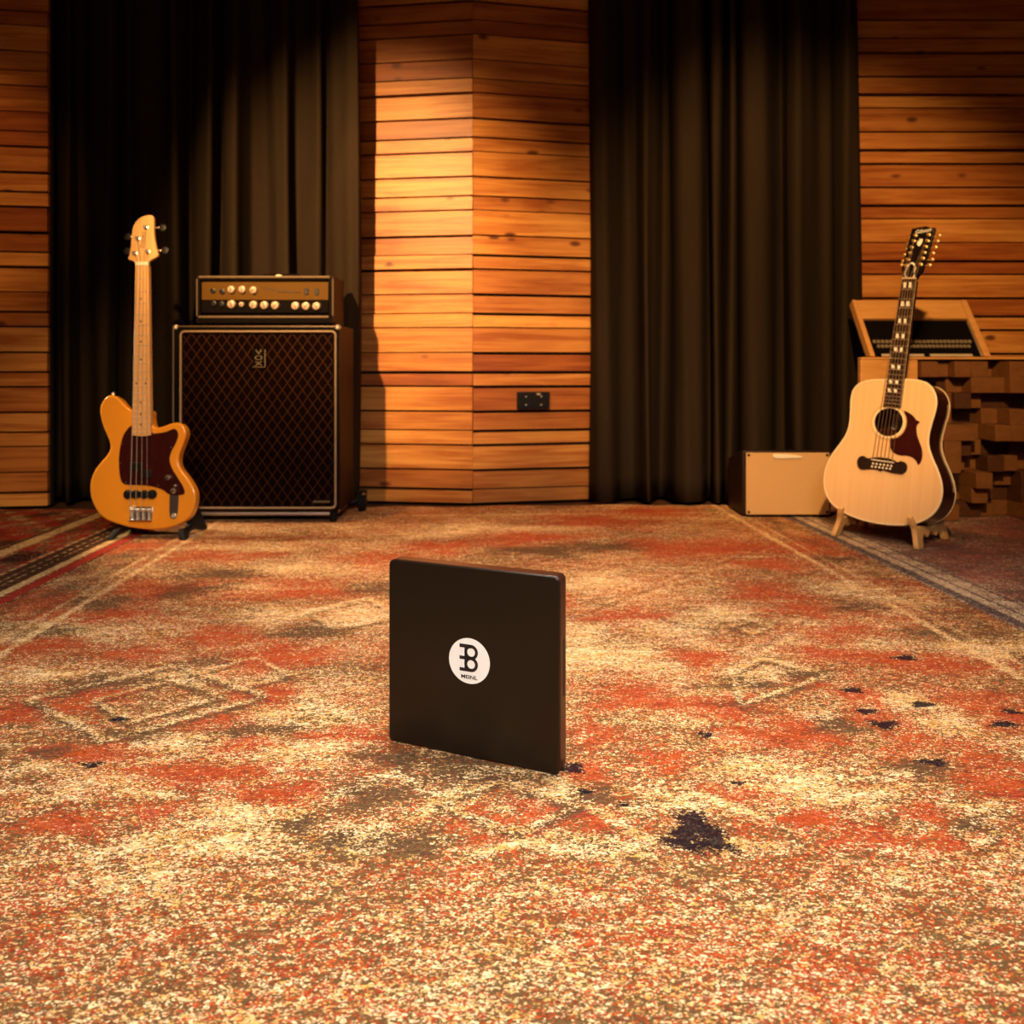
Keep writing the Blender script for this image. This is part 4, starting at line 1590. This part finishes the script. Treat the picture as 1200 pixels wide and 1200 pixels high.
# ------------------------------------------------------------------ diffuser desk with a slanted patch bay
def desk():
    Yd = 3.44
    x0 = 1.435
    x1 = 2.62
    zt = CH + (HZ - 418.5) / F * 3.36
    r = thing('studio_desk', 'wooden desk faced with protruding square wood blocks behind the acoustic guitar', 'desk', loc=(x0, Yd, 0))
    W = x1 - x0
    b = NB()
    bx(b, 0.130, W, 0.0, 0.165, 0, zt - 0.0105)
    obj('carcass', b, M['block_b'], r, 0.002)
    b = NB()
    bx(b, 0.0, 0.235, -0.080, -0.050, 0.0, zt - 0.0105)
    bx(b, 0.0, 0.1275, -0.083, -0.048, zt - 0.0105, zt - 0.0005)
    obj('front_board', b, M['pine'], r, 0.003, label='plain pale board at the left end')
    b = NB()
    bx(b, 0.128, W, -0.085, 0.172, zt - 0.010, zt - 0.0005)
    obj('top', b, M['pine'], r, 0.003)
    rnd = random.Random(21)
    cs, rs = 0.0680, 0.0645
    nc, nr = 9, 10
    taken = set()
    for j in range(nr):
        for i in range(nc):
            if (i, j) in taken:
                continue
            ww, hh = 1, 1
            q = rnd.random()
            if q < 0.16 and j + 1 < nr and (i, j + 1) not in taken:
                hh = 2
                taken.add((i, j + 1))
            elif q < 0.30 and i + 1 < nc and (i + 1, j) not in taken:
                ww = 2
                taken.add((i + 1, j))
            dep = rnd.choice((0.006, 0.012, 0.03, 0.05, 0.075, 0.10, 0.135, 0.15))
            b = NB()
            bx(b, 0.240 + i * cs + 0.0006, 0.240 + (i + ww) * cs - 0.0006, -dep, -0.001, 0.001 + j * rs, 0.001 + (j + hh) * rs - 0.0008)
            obj('block', b, M[rnd.choice(('block_a', 'block_b', 'block_a'))], r, 0.0012, 1)
    return zt


dz = desk()


def patch_bay():
    yb, yt = 3.375, 3.560
    zt = CH + (HZ - 352) / F * yt
    z0 = dz
    h = zt - z0
    d = yt - yb
    L = math.hypot(h, d)
    xl = ((1018 - 600) / F * yb + (1000 - 600) / F * yt) / 2
    xr = ((1160.5 - 600) / F * yb + (1133 - 600) / F * yt) / 2
    W = xr - xl
    fr = Frame((xl, yb, z0), 0, math.degrees(math.atan2(d, h)))
    r = thing('patch_bay', 'slanted black rack patch bay in a pale wood case on top of the block-faced desk', 'patch bay', fr.m)
    rt = 0.020
    inv = fr.m.inverted()
    for a, c in ((0, rt), (W - rt * 1.3, W)):
        b = NB()
        vs, _ = bx(b, a, c, -0.004, 0.034, 0.0, L)
        for v in vs:
            if v.co.z < 0.001:
                v.co.z = max(0.0, v.co.y) * d / h + 0.001
        obj('side_panel', b, M['pine'], r, 0.002)
    b = NB()
    pts = [Vector((xl + W * 0.5, yb + 0.065, z0 + 0.001)), Vector((xl + W * 0.5, yb + 0.212, z0 + 0.001)), Vector((xl + W * 0.5, yb + 0.190, z0 + 0.17))]
    A = [b.verts.new(inv @ (p - Vector((0.012, 0, 0)))) for p in pts]
    B = [b.verts.new(inv @ (p + Vector((0.012, 0, 0)))) for p in pts]
    b.faces.new(A)
    b.faces.new(B[::-1])
    for k in range(3):
        b.faces.new((A[k], B[k], B[(k + 1) % 3], A[(k + 1) % 3]))
    obj('prop', b, M['pine'], r, 0.002)
    b = NB()
    bx(b, rt + 0.0005, W - rt * 1.3 - 0.0005, -0.002, 0.016, L * 0.665, L)
    obj('top_board', b, M['pine'], r, 0.002)
    b = NB()
    bx(b, rt + 0.001, W - rt * 1.3 - 0.001, 0.010, 0.016, 0.014, L * 0.660)
    obj('rack_panel', b, M['panel_black'], r, 0.001)
    b = NB()
    bx(b, W - rt * 1.3 - 0.008, W - rt * 1.3 - 0.002, 0.004, 0.0098, 0.010, L * 0.62)
    obj('rack_rail', b, M['alu'], r, 0.001)
    xi, xo = rt + 0.014, W - rt * 1.3 - 0.020
    for zf, cnt in ((0.285, 24), (0.205, 24)):
        b = NB()
        z = L * zf
        x_a, x_b = xi + (0.012 if zf < 0.25 else 0), xo - (0.012 if zf < 0.25 else 0)
        for k in range(cnt):
            x = x_a + (x_b - x_a) * (k + 0.5) / cnt
            hw_ = (x_b - x_a) / cnt * 0.36
            plate(b, round_rect(x - hw_, x + hw_, z - 0.0075, z + 0.0075, 0.003, 2), [circle(x, z, 0.0028, 8)], 0.0065, 0.0100)
        obj('jack_row', b, M['jack'], r, smooth=False)
    b = NB()
    for a, c in ((0.05, 0.47), (0.53, 0.95)):
        bx(b, xi + (xo - xi) * a, xi + (xo - xi) * c, 0.0085, 0.0100, L * 0.035, L * 0.075)
    obj('label_strip', b, M['strip'], r, smooth=False)


patch_bay()


# ------------------------------------------------------------------ light
def lamp(name, kind, loc, aim, power, color, **kw):
    d = bpy.data.lights.new(name, kind)
    d.energy = power
    d.color = color
    for k, v in kw.items():
        setattr(d, k, v)
    o = bpy.data.objects.new(name, d)
    COL.objects.link(o)
    o.location = loc
    o.rotation_euler = (Vector(aim) - Vector(loc)).to_track_quat('-Z', 'Y').to_euler()
    return o


WARM = (1.0, 0.57, 0.22)
# stage lamp to the front left that washes the folded wall
lamp('wall_wash_lamp', 'SPOT', (-1.31, 0.30, 2.35), (-0.66, 3.75, 1.12), 1450, WARM, spot_size=math.radians(33), spot_blend=0.95, shadow_soft_size=0.04)
# warm overhead lamps above the back of the rug
lamp('left_overhead_lamp', 'SPOT', (-1.2, 2.88, 2.75), (-0.35, 3.25, 0.0), 120, (1.0, 0.50, 0.16), spot_size=math.radians(52), spot_blend=0.28, shadow_soft_size=0.04)
lamp('rear_overhead_lamp', 'SPOT', (0.7, 2.5, 2.75), (0.6, 2.6, 0.0), 95, (1.0, 0.50, 0.16), spot_size=math.radians(75), spot_blend=0.7, shadow_soft_size=0.10)
# gridded softbox over the middle of the rug
lamp('softbox', 'AREA', (0.1, 1.65, 2.55), (0.05, 1.15, 0.0), 25, (1.0, 0.88, 0.76), shape='RECTANGLE', size=1.1, size_y=0.7, spread=math.radians(100))
lamp('front_fill', 'AREA', (0.35, -0.7, 1.9), (-0.05, 1.3, 0.15), 14, (1.0, 0.97, 0.92), shape='RECTANGLE', size=0.8, size_y=0.6, spread=math.radians(70))  # unseen fill added to brighten the box's face and emblem
# warm wash for the right curtain, desk and acoustic guitar
lamp('right_wash_lamp', 'SPOT', (0.3, 0.2, 2.4), (1.28, 3.5, 0.95), 700, WARM, spot_size=math.radians(40), spot_blend=0.7, shadow_soft_size=0.06)
lamp('bass_fill', 'SPOT', (-1.0, 0.3, 2.4), (-1.62, 2.97, 0.55), 260, WARM, spot_size=math.radians(26), spot_blend=0.9, shadow_soft_size=0.08)  # unseen fill added to lift the yellow bass
lamp('left_wall_fill', 'SPOT', (-0.9, 0.3, 2.3), (-2.55, 3.58, 1.35), 190, (1.0, 0.5, 0.17), spot_size=math.radians(22), spot_blend=0.7, shadow_soft_size=0.05)  # added light, no such source known, brightens the left boards
lamp('rim_lamp', 'SPOT', (-2.5, 3.16, 1.15), (-1.45, 2.98, 0.45), 130, (1.0, 0.78, 0.5), spot_size=math.radians(34), spot_blend=0.5, shadow_soft_size=0.05)
lamp('room_fill', 'AREA', (0, -1.6, 2.6), (0, 2.6, 0.6), 18, (1.0, 0.58, 0.28), shape='RECTANGLE', size=2.5, size_y=1.2)

w = bpy.data.worlds.new('studio_world')
w.use_nodes = True
w.node_tree.nodes['Background'].inputs[0].default_value = (0.02, 0.012, 0.006, 1)
w.node_tree.nodes['Background'].inputs[1].default_value = 0.3
SC.world = w

# ------------------------------------------------------------------ camera
cd = bpy.data.cameras.new('camera')
cd.sensor_fit = 'HORIZONTAL'
cd.sensor_width = 36
cd.lens = 36 * F / 1200
cd.shift_y = -(600 - HZ) / 1200
cd.clip_start = 0.05
cd.dof.use_dof = True
cd.dof.focus_distance = 1.28
cd.dof.aperture_fstop = 5.6
co = bpy.data.objects.new('camera', cd)
COL.objects.link(co)
co.location = (0, 0, CH)
co.rotation_euler = (PI / 2, 0, 0)
SC.camera = co

SC.view_settings.view_transform = 'Standard'
SC.view_settings.look = 'None'
SC.view_settings.exposure = 0.0
SC.view_settings.gamma = 1.0
SC.view_settings.use_curve_mapping = False
SC.cycles.use_denoising = True
SC.cycles.max_bounces = 6
